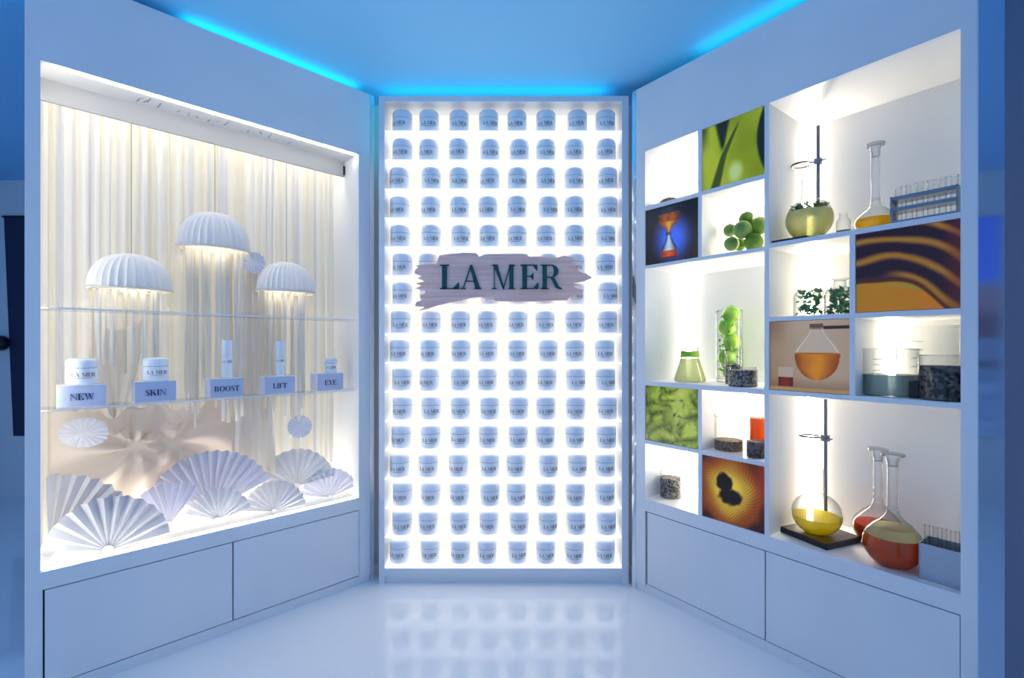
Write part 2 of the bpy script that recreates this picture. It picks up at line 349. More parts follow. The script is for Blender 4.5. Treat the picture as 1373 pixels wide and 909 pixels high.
# faint script strokes on the soffit
sm = MB()
zs = Lzt + 0.001
def soffit_pt(px, py):                             # a picture point on the underside of the soffit
    Yd = (zs - HC) * F / (HY - py); X = (px - CX) / F * Yd
    rx, ry = X - WL.o[0], Yd - WL.o[1]
    return (rx * WL.u[0] + ry * WL.u[1], rx * WL.n[0] + ry * WL.n[1])
marks = [((183, 136), (188, 131), 3), ((187, 132), (195, 131), 2), ((192, 137), (201, 133), 3), ((197, 137), (202, 132), 3), ((211, 144), (216, 138), 3.4),
         ((237, 150), (242, 148), 2.4), ((250, 152), (256, 151), 1.6), ((252, 156), (254, 152), 1.6), ((263, 155), (266, 159), 2.8), ((278, 163), (282, 160), 2.8),
         ((290, 163), (294, 162), 1.8), ((300, 168), (307, 163), 3.2), ((322, 175), (325, 176), 1.8), ((331, 177), (334, 175), 2.6), ((349, 176), (351, 181), 3.0),
         ((360, 185), (364, 179), 2.4), ((369, 187), (374, 187), 2), ((379, 189), (382, 188), 1.6), ((386, 192), (390, 190), 2.4)]
for a, b, wd in marks:
    a, b = Vector(soffit_pt(*a)), Vector(soffit_pt(*b)); t = (b - a).normalized(); q = Vector((-t.y, t.x)) * wd * 0.0009
    p = [a - q, a + q * 1.4, b + q, b - q * 0.6]
    sm.add([(v.x, v.y, zs - 0.0006) for v in p] + [(v.x, v.y, zs + 0.002) for v in p], [(0, 1, 2, 3), (4, 7, 6, 5), (0, 4, 5, 1), (1, 5, 6, 2), (2, 6, 7, 3), (3, 7, 4, 0)])
o = sm.build('script_lettering', 'script_grey', cabL); o['label'] = 'faint grey handwritten script on the soffit'; o['kind'] = 'stuff'

def wl(px, d, z): return WL.at(px, d, z)
# curtain of hanging fabric strips
CD = 0.29
cur = thing('strip_curtain', 'white curtain of narrow hanging fabric strips behind the paper jellyfish', 'curtain', (WL.o[0], WL.o[1], 0), WL.rz)
u = L_in + 0.006; i = 0; base = {}
for wd in (0.012, 0.016, 0.020, 0.025):
    for bow in (-1, 1):
        base[(wd, bow)] = [None] * 3
        for mi, mt in enumerate(('strip_white', 'strip_cream', 'strip_lilac')):
            m = MB().grid(lambda a, b: ((a - 0.5) * wd, bow * 0.006 * math.cos((a - 0.5) * math.pi) + 0.003 * math.sin(b * 9), b * (Lzt - Lzb) ), 4, 6)
            base[(wd, bow)][mi] = m.mesh('strip', mt, 60)
while u < R_in - 0.01:
    wd = random.choice((0.012, 0.016, 0.016, 0.020, 0.025)); bow = 1 if i % 2 else -1
    o = link('strip', base[(wd, bow)][random.choice((0, 0, 1, 1, 2))], cur, (u + wd / 2, CD + random.uniform(-0.008, 0.008), Lzb + 0.0005), random.uniform(-0.3, 0.3))
    u += wd * random.uniform(0.78, 1.05); i += 1

# paper jellyfish lanterns
def jellyfish(px, ytop, yrim, halfw, d, label, nrib, yend):
    k = WL.K(px, d); zr = WL.Z(px, yrim, d); Rr = halfw * k; H = (yrim - ytop) * k
    t = thing('jellyfish_lantern', label, 'lantern', wl(px, d, zr), WL.rz, 'paper jellyfish lanterns'); t.scale.y = 0.85
    prof = [(Rr * math.cos(a) ** 0.8 if a < 1.5 else 0.004, H * math.sin(a)) for a in [j * math.pi / 2 / 10 for j in range(11)]]
    c = MB().lathe([(Rr * 1.03, -0.012)] + prof, 96, capb=False, wob=lambda a, z: 1 + 0.045 * math.cos(32 * a)).build('cap', 'paper', t, smooth=70); solid(c, 0.0012)
    MB().lathe([(Rr * 0.97, -0.016), (Rr * 1.04, -0.016), (Rr * 1.04, -0.010), (Rr * 0.97, -0.010), (Rr * 0.97, -0.016)], 64, capb=False, capt=False).build('rim_band', 'strip_cream', t, smooth=40)
    MB().lathe([(0.004, 0.03), (0.012, 0.022), (0.017, 0.008), (0.014, -0.004), (0.006, -0.010)], 16, c=(0, 0, H * 0.3)).build('bulb', 'bulb_warm', t, smooth=60)
    MB().tube([(0, 0, H * 0.3 + 0.03), (0, 0, H), (0, 0, Lzt - zr + 0.002)], 0.0016, 6).build('wire', 'wire', t)
    ln = (yend - yrim) * k
    for j in range(nrib):
        a = 2 * math.pi * (j + 0.5 * random.random()) / nrib; rr = Rr * random.uniform(0.45, 0.93); wd = random.uniform(0.010, 0.02); L = ln * random.uniform(0.8, 1.05); ph = random.random() * 6
        m = MB().grid(lambda p, q: ((p - 0.5) * wd, 0.006 * math.sin(q * 7 + ph), -0.012 - q * L), 1, 8)
        solid(m.build('ribbon', random.choice(('strip_white', 'strip_white', 'strip_cream')), t, (rr * math.cos(a), max(rr * math.sin(a) * 0.85, random.uniform(-0.012, 0.02)), 0), random.uniform(-0.3, 0.3), smooth=60), 0.0006)
    return t
jellyfish(176, 341, 385, 44, 0.17, 'paper jellyfish lantern hung above the pedestals reading NEW and SKIN', 16, 500)
jellyfish(288, 286, 332, 41, 0.175, 'paper jellyfish lantern hung highest of the three, largest cap', 20, 560)
jellyfish(384, 352, 389, 35, 0.17, 'paper jellyfish lantern hung above the pedestal reading LIFT', 14, 560)

# drapes of cloth
def drape(name, mat, label, u0, u1, z0, z1, d0, gathers, nu=70, nv=60, amp=0.03, edge=None, cat='cloth', vert=0.0, kv=9):
    def fn(a, b):
        x = u0 + (u1 - u0) * a; z = z0 + (z1 - z0) * b; y = d0
        for gx, gz, kk, ph in gathers:
            dx, dz = x - gx, z - gz; r = math.hypot(dx, dz) + 1e-4; an = math.atan2(dz, dx)
            fall = math.exp(-(r / 0.20) ** 2)
            y += amp * fall * (math.sin(kk * an + ph + 2.5 * r / 0.2) * min(1, r / 0.05)) + 0.035 * math.exp(-(r / 0.03) ** 2)
        y += vert * math.sin(kv * a * 6.283 + 1.2 * math.sin(b * 3)) + 0.006 * noise.noise(Vector((x * 9, z * 9, 1)))
        if edge: x, y, z = edge(a, b, x, y, z)
        return (x, min(y, CD - 0.02), z)
    o = MB().grid(fn, nu, nv).build(name, mat, None, (WL.o[0], WL.o[1], 0), WL.rz, smooth=80)
    solid(o, 0.0015); return tag(o, label, cat)
dd = 0.255
g1 = (WL.U(183, dd), WL.Z(183, 598, dd)); g2 = (WL.U(234, dd), WL.Z(234, 597, dd))
def ragged(a, b, x, y, z):
    if b > 0.86: z += 0.02 * math.sin(a * 17) + 0.014 * math.sin(a * 41)
    return x, y, z
drape('draped_cloth', 'cloth_blush', 'blush draped cloth gathered at two points behind the fans', WL.U(66, dd), WL.U(330, dd), Lzb + 0.002, WL.Z(180, 548, dd), dd, [(*g1, 7, 0.4), (*g2, 5, 2.0)], amp=0.03, edge=ragged)
def funnel(a, b, x, y, z):
    c = WL.U(340, 0.215); s = 0.45 + 0.55 * (1 - b) ** 1.2
    return c + (x - c) * s, y, z
drape('draped_cloth', 'cloth_white', 'white cloth column falling between two jellyfish lanterns', WL.U(308, 0.215), WL.U(372, 0.215), WL.Z(340, 640, 0.215), WL.Z(340, 352, 0.215), 0.215, [], 40, 40, edge=funnel, vert=0.012, kv=4)
def petal(a, b, x, y, z):
    uc = WL.U(153, 0.225); s = 0.08 + 0.92 * math.sin(min(1, b * 1.25) * math.pi / 2) ** 0.8
    z -= 0.05 * (1 - abs(a - 0.5) * 2) * max(0, b - 0.6) / 0.4
    return uc + (x - uc) * s, y + 0.02 * math.cos((a - 0.5) * 5), z
drape('folded_cloth', 'cloth_white', 'heart-shaped folded white cloth behind the pedestals reading NEW and SKIN', WL.U(120, 0.225), WL.U(188, 0.225), WL.Z(153, 560, 0.225), WL.Z(153, 428, 0.225), 0.215, [], 30, 30, edge=petal, vert=0.008, kv=3)

# pleated paper fans standing on the deck
def fan(px, ypiv, rpx, a0, a1, d, npl, mat, label, turn=-25, lean=12, sx=1.0):
    k = WL.K(px, d); r = rpx * k; zp = max(WL.Z(px, ypiv, d), Lzb + 0.004)
    t = thing('paper_fan', label, 'paper fan', wl(px, d, zp), WL.rz + R(turn), 'pleated paper fans')
    n = npl * 2; amp = 0.011 * r / 0.15
    def fn(a, b):
        an = R(a0 + (a1 - a0) * a); s = (round(a * n) % 2) * 2 - 1; rr = r * (0.06 + 0.94 * b) * (1 + (0.012 if s > 0 else 0))
        y = s * amp * (0.15 + 0.85 * b)
        z = rr * math.cos(an)
        return (rr * math.sin(an) * sx, y + z * math.tan(R(lean)), z)
    o = MB().grid(fn, n, 5).build('pleats', mat, t); solid(o, 0.0012)
    m = MB(); 
    m.lathe([(0.0, -0.004), (r * 0.09, -0.003), (r * 0.09, 0.003), (0.0, 0.004)], 16); m.v = [(x, z - r * 0.0 - 0.006, y + r * 0.02) for x, y, z in m.v]
    m.build('hub', mat, t, smooth=40)
    # small foot to the deck
    if zp > Lzb + 0.01:
        MB().tube([(0, 0.004, 0.004), (0, 0.008, -(zp - Lzb) + 0.0005)], 0.0025, 6).build('support_rod', 'acrylic', t)
    return t
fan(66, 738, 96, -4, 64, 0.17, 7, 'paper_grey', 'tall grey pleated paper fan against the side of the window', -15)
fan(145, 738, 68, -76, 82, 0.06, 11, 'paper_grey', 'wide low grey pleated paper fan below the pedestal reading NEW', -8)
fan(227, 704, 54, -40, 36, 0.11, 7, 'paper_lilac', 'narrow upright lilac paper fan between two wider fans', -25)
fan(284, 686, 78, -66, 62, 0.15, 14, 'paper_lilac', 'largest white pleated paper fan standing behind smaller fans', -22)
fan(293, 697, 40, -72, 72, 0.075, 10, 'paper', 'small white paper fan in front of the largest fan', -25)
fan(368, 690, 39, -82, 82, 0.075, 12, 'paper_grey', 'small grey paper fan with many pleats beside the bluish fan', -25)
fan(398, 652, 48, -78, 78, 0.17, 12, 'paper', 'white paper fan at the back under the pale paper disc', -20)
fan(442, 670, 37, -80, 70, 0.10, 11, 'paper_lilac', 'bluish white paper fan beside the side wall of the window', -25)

# paper discs
def rosette(px, py, rx, rz_, d, label, mat, fringe=False, fold=0.0, n=36):
    k = WL.K(px, d); x0 = wl(px, d, WL.Z(px, py, d))
    t = thing('paper_rosette', label, 'paper ornament', x0, WL.rz - R(25))
    def fn(a, b):
        an = a * 2 * math.pi; s = (round(a * n) % 2) * 2 - 1
        return (rx * k * b * math.cos(an), s * 0.003 * b + fold * abs(b * math.sin(an) - 0.1 * math.cos(an)) , rz_ * k * b * math.sin(an))
    solid(MB().grid(fn, n, 4).build('pleated_disc', mat, t), 0.001)
    MB().tube([(0, 0.004, 0), (0, 0.012, 0.02), (0, 0.012, Lzt - x0[2] + 0.003)], 0.0008, 5).build('thread', 'acrylic', t)
    if fringe:
        for j in range(7):
            MB().tube([((j - 3) * 0.007, 0.003, -rz_ * k * 0.8), ((j - 3) * 0.008, 0.006, -rz_ * k * 1.6), ((j - 3) * 0.008, 0.004, -rz_ * k * 2.3)], 0.0012, 5).build('tassel_thread', 'strip_cream', t)
rosette(111, 581, 28, 20, 0.17, 'oval grey folded paper rosette below the pedestal reading NEW', 'paper_grey', fold=0.02)
rosette(340, 352, 14, 14, 0.17, 'small round lilac paper disc beside the highest jellyfish lantern', 'paper_lilac')
rosette(402, 572, 15, 15, 0.17, 'round pale paper disc with tassel below the pedestal reading LIFT', 'paper_lilac', True)

# pedestals with products
def jar_parts(t, r, hgt, text=True, seg=28):
    MB().lathe([(r * 0.90, 0), (r * 0.97, hgt * 0.02), (r, hgt * 0.06), (r, hgt * 0.58), (r * 0.985, hgt * 0.615)], seg).build('body', 'jar_white', t, smooth=40)
    MB().lathe([(r * 0.955, hgt * 0.61), (r * 0.955, hgt * 0.64)], seg).build('groove', 'groove', t, smooth=40)
    MB().lathe([(r * 0.985, hgt * 0.635), (r, hgt * 0.655), (r, hgt * 0.84), (r * 0.96, hgt * 0.92), (r * 0.84, hgt * 0.975), (r * 0.6, hgt * 0.995), (0.001, hgt)], seg, capt=False).build('lid', 'jar_lid', t, smooth=40)
    if text: jar_text(r, hgt).build('printed_name', 'jar_print', t)
def jar_text(r, hgt):
    m = MB(); th = hgt * 0.15; wd = word_width('LA MER', th); f = 1.45 * r / wd
    def bend(q):
        a = q[0] / (r * 0.95); rr = r * 1.0 - q[1]
        return (rr * math.sin(a), -rr * math.cos(a), q[2])
    m2 = MB(); word(m2, 'LA MER', 1.0, 0, 0, 0.0014, 0)
    W = word_width('LA MER', 1.0)
    m2.v = [bend(((x / W - 0.5) * 1.5 * r, 0.0007 - y, hgt * 0.30 + z * th)) for x, y, z in m2.v]
    # fine second line of print
    def bar(x0, x1, z0, z1):
        n = 6; vs = []
        for i in range(n + 1):
            x = x0 + (x1 - x0) * i / n
            for z in (z0, z1): vs.append(bend((x, -0.0006, z)))
        m2.add(vs, [(2 * i, 2 * i + 2, 2 * i + 3, 2 * i + 1) for i in range(n)])
    bar(-0.45 * r, 0.45 * r, hgt * 0.24, hgt * 0.255)
    return m2
PD = 0.06
peds = [(110, 77, 143, 517, 'NEW'), (209, 181, 237, 512, 'SKIN'), (304, 282, 327, 508, 'BOOST'), (375, 355, 396, 505, 'LIFT'), (443, 426, 461, 501, 'EYE')]
for px, x0, x1, yt, txt in peds:
    wd = (WL.U(x1, PD) - WL.U(x0, PD)); hg = max(0.05, WL.Z(px, yt, PD) - shz); dep = 0.085
    t = thing('pedestal', f'pale blue display block lettered {txt} on the clear shelf', 'display block', wl((x0 + x1) / 2, PD, shz), WL.rz)
    bevel(B('block', 'pedestal', t, -wd / 2, wd / 2, 0, dep, 0.0005, hg), 0.002)
    B('top_plate', 'acrylic', t, -wd / 2, wd / 2, 0, dep, hg, hg + 0.003)
    th = hg * 0.30
    m = MB(); word(m, txt, th, -word_width(txt, th) / 2, -0.0012, 0.0005, hg * 0.32); m.build('lettering', 'print_navy', t)
    loc = wl((x0 + x1) / 2, PD + 0.042, shz + hg + 0.003)
    k = WL.K(px, PD + 0.042)
    if txt in ('NEW', 'SKIN', 'EYE'):
        r, hh, lab = {'NEW': (17, 35, 'white cream jar standing on the block lettered NEW'), 'SKIN': (15, 31, 'white cream jar standing on the block lettered SKIN'), 'EYE': (8, 20, 'small white eye cream jar on the block lettered EYE')}[txt]
        q = thing('cream_jar', lab, 'jar', loc, math.atan2(-loc[0], loc[1]) + 0.12); jar_parts(q, r * k, hh * k)
    else:
        r, hh, lab = {'BOOST': (6.6, 50, 'taller white serum bottle standing on the block lettered BOOST'), 'LIFT': (5.6, 46, 'slim white serum bottle standing on the block lettered LIFT')}[txt]
        r *= k; hh *= k
        q = thing('serum_bottle', lab, 'bottle', loc, math.atan2(-loc[0], loc[1]) + 0.08)
        MB().lathe([(r * .92, 0), (r, hh * .02), (r, hh * .52), (r * .97, hh * .535)], 24).build('body', 'jar_white', q, smooth=40)
        MB().lathe([(r * .93, hh * .53), (r * .93, hh * .545)], 24).build('groove', 'groove', q, smooth=40)
        MB().lathe([(r * .97, hh * .54), (r, hh * .55), (r, hh * .985), (r * .95, hh)], 24).build('cap', 'jar_lid', q, smooth=40)
        m = MB(); word(m, 'LA MER', 1.0, 0, 0, 0.001, 0); W = word_width('LA MER', 1.0)
        m.v = [((r + 0.0005 - y) * math.sin((x / W - .5) * 1.9), -(r + 0.0005 - y) * math.cos((x / W - .5) * 1.9), hh * .40 + z * r * 0.55) for x, y, z in m.v]
        m.build('printed_name', 'jar_print', q)

# ================================================================ lit jar wall in the middle
def cx(px, Y=D): return (px - CX) / F * Y
def cz(py, Y=D): return HC + (HY - py) / F * Y
jw = thing('lit_shelf_wall', 'tall backlit white shelf wall holding rows of cream jars', 'shelf wall', (0, D, 0))
fx0, fx1, ox0, ox1 = cx(508), cx(843), cx(515.5), cx(834)
ft, ot, ob = cz(128.5), cz(136), cz(762.5)
BD = 0.15
B('frame_stile', 'lacquer', jw, fx0, ox0, 0, BD + 0.03, 0, ft)
B('frame_stile', 'lacquer', jw, ox1, fx1, 0, BD + 0.03, 0, ft)
B('frame_rail', 'lacquer', jw, ox0, ox1, 0, BD + 0.03, ot, ft)
B('frame_rail', 'lacquer', jw, ox0, ox1, 0, BD + 0.03, 0.04, ob)
B('plinth', 'lacquer', jw, ox0, ox1, 0.012, BD, 0, 0.04)
B('light_panel', 'lightbox', jw, ox0, ox1, BD, BD + 0.02, ob, ot)
pitch = (cz(158.5) - cz(743.5)) / 15.0
jh, jr = 31 * D / F * 1.03, 13.4 * (D + 0.05) / F
rows = [ob + 3.2 * D / F + pitch * (15 - i) for i in range(16)]
for i, z in enumerate(rows):
    B('shelf', 'glow_acrylic', jw, ox0, ox1, 0.006, BD, z - (0.006 if i < 15 else 3.2 * D / F), z)
# cyan cove round the wall
cove = struct(B('trim_1', 'lacquer', None, cx(500, 2.66), cx(851, 2.66), 2.66, 2.70, 0, CEIL))
B('cove_led', 'led_cyan', jw, fx0 + 0.01, fx1 - 0.10, 0.05, 0.07, ft, ft + 0.012)
B('cove_led', 'led_cyan', jw, fx0 - 0.012, fx0, 0.05, 0.07, cz(205), ft)
ordn = ['top', 'second', 'third', 'fourth', 'fifth', 'sixth', 'seventh', 'eighth', 'ninth', 'tenth', 'eleventh', 'twelfth', 'thirteenth', 'fourteenth', 'fifteenth', 'bottom']
ordc = ['first', 'second', 'third', 'fourth', 'fifth', 'sixth', 'seventh', 'eighth']
cols = [537, 575.5, 616.5, 655, 694, 733.5, 772.5, 813.5]
proto = None
for i, z in enumerate(rows):
    for j, c in enumerate(cols):
        lab = f'white cream jar, {ordn[i]} shelf{" down" if 0 < i < 15 else ""}, {ordc[j]} along from the paper fan window'
        x = cx(c + random.uniform(-2.2, 2.2), D + 0.05)
        x = min(max(x, ox0 + jr + 0.004), ox1 - jr - 0.004)
        q = thing('cream_jar', lab, 'jar', (x, D + 0.012 + jr + random.uniform(0, 0.008), z), random.uniform(-0.3, 0.3), 'cream jars on the lit shelf wall')
        if proto is None: jar_parts(q, jr, jh); proto = q
        else:
            for ch in proto.children:
                e = ch.copy(); col.objects.link(e); e.parent = q
# brush stroke sign
SY = D - 0.012
def sp(a, b): return (cx(540 + a / 5.085, SY), cz(320 + b / 5.085, SY))
stroke = [(250, 116), (330, 104), (425, 96), (500, 99), (522, 124), (560, 112), (640, 106), (760, 104), (842, 106), (862, 124), (930, 122), (1012, 132), (1050, 131), (1100, 117), (1160, 131), (1166, 158), (1150, 166),
          (1190, 172), (1150, 186), (1215, 205), (1165, 214), (1250, 240), (1290, 268), (1235, 292), (1158, 304), (1215, 318), (1160, 324), (1190, 342), (1228, 348), (1226, 386), (1165, 384), (1132, 400), (1120, 420), (1000, 424), (900, 429), (760, 431), (630, 426), (616, 400),
          (520, 400), (470, 406), (330, 436), (240, 456), (170, 480), (108, 492), (150, 466), (84, 462), (94, 432), (132, 422), (116, 386), (158, 372), (150, 352), (84, 340), (134, 322), (90, 306), (150, 292), (100, 272), (128, 256), (80, 238), (86, 214), (108, 196), (88, 184), (232, 170)]
sg = thing('brand_sign', 'mauve brush-stroke sign with raised green letters LA MER', 'sign', (0, SY, 0))
MB().prism([sp(*p) for p in stroke], -0.006, 0.0).build('brush_stroke_plate', 'brushed_mauve', sg)
for c, x0, x1 in (('L', 252, 388), ('A', 398, 538), ('M', 606, 768), ('E', 798, 934), ('R', 938, 1092)):
    X0, Z1 = sp(x0, 180); X1, Z0 = sp(x1, 345); wd, polys = GLY[c]; m = MB()
    for p in polys: m.prism([(X0 + a / wd * (X1 - X0), Z0 + b * (Z1 - Z0)) for a, b in p], -0.013, -0.005)
    m.build('letter', 'sign_green', sg)
for a in (300, 1080):
    X, Zc = sp(a, 265); MB().tube([(X, -0.001, Zc), (X, 0.02, Zc)], 0.006, 10).build('standoff', 'steel', sg)

# ================================================================ laboratory shelf cabinet on the other side
rU = lambda px: WR.U(px)
def zavg(*pts): return sum(WR.Z(*p) for p in pts) / len(pts)
Rl_end, Rl_in, Rr_in, Rr_end = rU(853), rU(865), rU(1288), rU(1310)
Rzt = zavg((864.5, 202.6), (1024, 143.7), (1287, 36)); Rzb = zavg((867, 670), (935, 689), (1024, 715.5), (1288, 799))
Rdt = zavg((867, 685.4), (1025, 739.5), (1287, 827)); Rtop = 2.465; RD = 0.36
s1 = (zavg((866, 275), (937, 259.4), (1024, 234.3)), zavg((868.5, 281.8), (941, 262), (1024, 239.6)))
s2 = (zavg((868.5, 354.5), (936, 344), (1024, 333.3)), zavg((866, 359.7), (1024, 337)))
s3 = (zavg((865, 512), (1024, 520)), zavg((867, 518), (1024, 527.5)))
s4 = (zavg((868, 591.5), (936, 603), (1024, 617.4)), zavg((867, 595.6), (942, 610), (1024, 623.5)))
t1 = (zavg((1031, 325), (1287, 286)), zavg((1031, 331.5), (1138, 316), (1288, 293)))
t2 = (zavg((1031, 424), (1138, 422), (1288, 412.4)), zavg((1031, 431), (1138, 427), (1288, 420.6)))
t3 = (zavg((1031, 523.8), (1147, 530), (1288, 539.5)), zavg((1031, 529), (1140, 537), (1288, 547)))
a0, a1 = rU(936), rU(941); m0, m1 = rU(1025), rU(1031); b0, b1 = rU(1139), rU(1146.5)
cabR = thing('laboratory_cabinet', 'white lacquered shelf cabinet of lit cells with laboratory glass', 'cabinet', (WR.o[0], WR.o[1], 0), WR.rz)
B('header_panel', 'lacquer', cabR, Rl_end, Rr_end, 0, 0.02, Rzt, Rtop)
B('stile', 'lacquer', cabR, Rl_end, Rl_in, 0, 0.02, 0.035, Rzt)
B('stile', 'lacquer', cabR, Rr_in, Rr_end, 0, 0.02, 0.035, Rzt)
B('bottom_rail', 'lacquer', cabR, Rl_in, Rr_in, 0, 0.02, Rdt + 0.004, Rzb)
e0, e1, e2 = rU(868), rU(1026), rU(1287)
for a, b in ((e0, e1 - 0.0025), (e1 + 0.0025, e2)):
    bevel(B('door', 'lacquer', cabR, a, b, 0.0, 0.02, 0.05, Rdt), 0.0015)
B('carcass_panel', 'black', cabR, Rl_in, Rr_in, 0.03, 0.04, 0.04, Rzb - 0.03)
B('plinth', 'lacquer', cabR, Rl_end, Rr_end, 0.006, 0.03, 0, 0.044)
B('side_panel', 'lacquer', cabR, Rl_end, Rl_in, 0.02, RD + 0.02, 0, Rtop)
B('side_panel', 'gloss_side', cabR, Rr_in, Rr_end, 0.02, 0.43, 0, Rtop)
B('back_panel', 'inner_white', cabR, Rl_in, Rr_in, RD, RD + 0.02, 0.04, Rtop)
B('top_panel', 'inner_white', cabR, Rl_in, Rr_in, 0.02, RD, Rzt, Rzt + 0.02)
B('deck', 'inner_white', cabR, Rl_in, Rr_in, 0.0205, RD, Rzb - 0.02, Rzb)
B('cove_led', 'led_cyan', cabR, rU(900), Rr_end - 0.05, 0.30, 0.32, Rtop, Rtop + 0.012)
B('cove_led', 'led_cyan', cabR, rU(930), Rr_end - 0.05, 0.03, 0.05, Rtop, Rtop + 0.012)
B('corner_trim', 'mirror_steel', cabR, rU(847.5), Rl_end - 0.001, 0.0, 0.012, 0.0, Rtop)
def board(name, *b):                              # lacquered front lip on a white board
    o = B(name, 'inner_white', cabR, b[0], b[1], 0.004, RD, b[2], b[3])
    B('front_lip', 'lacquer', o, b[0], b[1], 0.0, 0.004, b[2], b[3])
board('divider', m0, m1, Rzb, Rzt)
for lo, hi in ((s2[0], Rzt), (Rzb, s3[1])): board('divider', a0, a1, lo, hi)
board('divider', b0, b1, t3[0], t1[1])
for z in (s1, s4):
    board('shelf', Rl_in, a0, z[1], z[0]); board('shelf', a1, m0, z[1], z[0])
for z in (s2, s3): board('shelf', Rl_in, m0, z[1], z[0])
for z in (t1, t3): board('shelf', m1, Rr_in, z[1], z[0])
board('shelf', m1, b0, t2[1], t2[0]); board('shelf', b1, Rr_in, t2[1], t2[0])
cells = [(Rl_in, a0, s1[0], Rzt), (a1, m0, s2[0], s1[1]), (Rl_in, m0, s3[0], s2[1]), (a1, m0, s4[0], s3[1]), (Rl_in, a0, Rzb, s4[1]),
         (m1, Rr_in, t1[0], Rzt), (m1, b0, t2[0], t1[1]), (b1, Rr_in, t3[0], t2[1]), (m1, Rr_in, Rzb, t3[1])]
for x0, x1, z0, z1 in cells:                      # a vertical LED profile in the far corner of every open cell
    m = MB().prism([(0, 0), (1, 0), (0, 1)], z0 + 0.01, z1 - 0.01)
    m.v = [(x0 + x * 0.017, RD - y * 0.017, z) for x, z, y in [(p[0], p[1], p[2]) for p in m.v]]
    m.build('led_strip', 'led_cell_strong' if x1 <= m0 + 1e-6 else 'led_cell', cabR)
    if x1 <= m0 + 1e-6:                           # added strip, unseen in the other far corner, whitens these back walls
        m = MB().prism([(0, 0), (1, 0), (0, 1)], z0 + 0.01, z1 - 0.01); m.v = [(x1 - x * 0.026, RD - y * 0.026, z) for x, z, y in [(p[0], p[1], p[2]) for p in m.v]]
        m.build('led_strip', 'led_cell_strong', cabR)

# ---------------------------------------------------------------- printed photo panels
def mixc(a, b, t): t = max(0.0, min(1.0, t)); return tuple(p + (q - p) * t for p, q in zip(a, b))
def sm_(e0, e1, x): t = max(0.0, min(1.0, (x - e0) / (e1 - e0))); return t * t * (3 - 2 * t)
def lin(c): return tuple((v / 255 / 12.92) if v / 255 <= 0.04045 else ((v / 255 + 0.055) / 1.055) ** 2.4 for v in c)
def nz(x, y, s, o=0): return noise.noise(Vector((x * s, y * s, o)))
def pic_leaf(s, t):
    c = mixc((150, 160, 8), (196, 200, 40), 0.5 + 0.5 * math.sin(5 * s + 2 * t) + 0.4 * nz(s, t, 3))
    x = 0.22 + 0.30 * t ** 1.0 + 0.22 * max(0, t - 0.45) ** 1.1 * 1.2
    wd = 0.09 * (1.05 - t) + 0.01
    c = mixc(c, (74, 84, 18), sm_(wd, wd * 0.5, abs(s - x)) * sm_(0.98, 0.8, t))
    c = mixc(c, (60, 62, 14), sm_(0.16, 0.0, s) * sm_(0.5, 1.0, t) * 0.8)
    c = mixc(c, (34, 42, 24), sm_(0.05, -0.02, abs(s - 0.34) - 0.10 * max(0, t - 0.55) / 0.45) * sm_(0.5, 0.65, t))
    c = mixc(c, (30, 36, 30), sm_(0.0, 0.05, s - (0.86 + 0.5 * (t - 0.55) ** 2)))
    c = mixc(c, (214, 226, 130), sm_(0.17, 0.05, math.hypot((s - 0.55), (t - 0.16) * 0.7)))
    return c
def pic_hour(s, t):
    d = math.hypot((s - 0.52) * 1.2, (t - 0.4)); c = mixc((52, 110, 232), (5, 8, 24), sm_(0.12, 0.58, d))
    x = abs(s - 0.46)
    if 0.06 < t < 0.96:
        if t > 0.53: hw = 0.03 + 0.17 * sm_(0.53, 0.75, t) if t < 0.86 else 0.15
        elif t > 0.47: hw = 0.05
        else: hw = 0.03 + 0.13 * sm_(0.5, 0.16, t)
        if x < hw:
            e = x / hw
            if t > 0.86: c = mixc((20, 40, 60), (8, 14, 26), e)
            elif t > 0.72: c = mixc((190, 86, 30), (60, 24, 14), abs(e - 0.3) + 0.4 * nz(s, t, 20))
            elif t > 0.53: c = mixc((255, 190, 40), (150, 44, 12), e * 1.1)
            elif t > 0.47: c = mixc((150, 110, 90), (40, 24, 24), e)
            elif t > 0.20: c = mixc((210, 224, 228), (24, 34, 60), e ** 2 * 1.2)
            elif t > 0.09: c = mixc((244, 96, 40), (150, 30, 14), e)
            else: c = (60, 30, 24)
    if t > 0.86 and t < 0.97 and x < 0.26: c = mixc((30, 60, 70), (10, 20, 34), x / 0.26)
    return c
def pic_lettuce(s, t):
    wv = 0.14 * nz(s, t, 3, 3); r = abs(noise.turbulence(Vector((s * 4 + wv * 6, t * 4 + wv * 4, 2)), 4, True))
    c = mixc((60, 78, 14), (190, 206, 74), r * 1.25)
    c = mixc(c, (214, 222, 96), sm_(0.28, 0.02, abs(s - 0.62 - 0.2 * (t - .5)) + 0.5 * max(0, 0.55 - t)) * 0.8)
    return mixc(c, (34, 42, 10), sm_(0.2, 0.02, r) * 0.8)
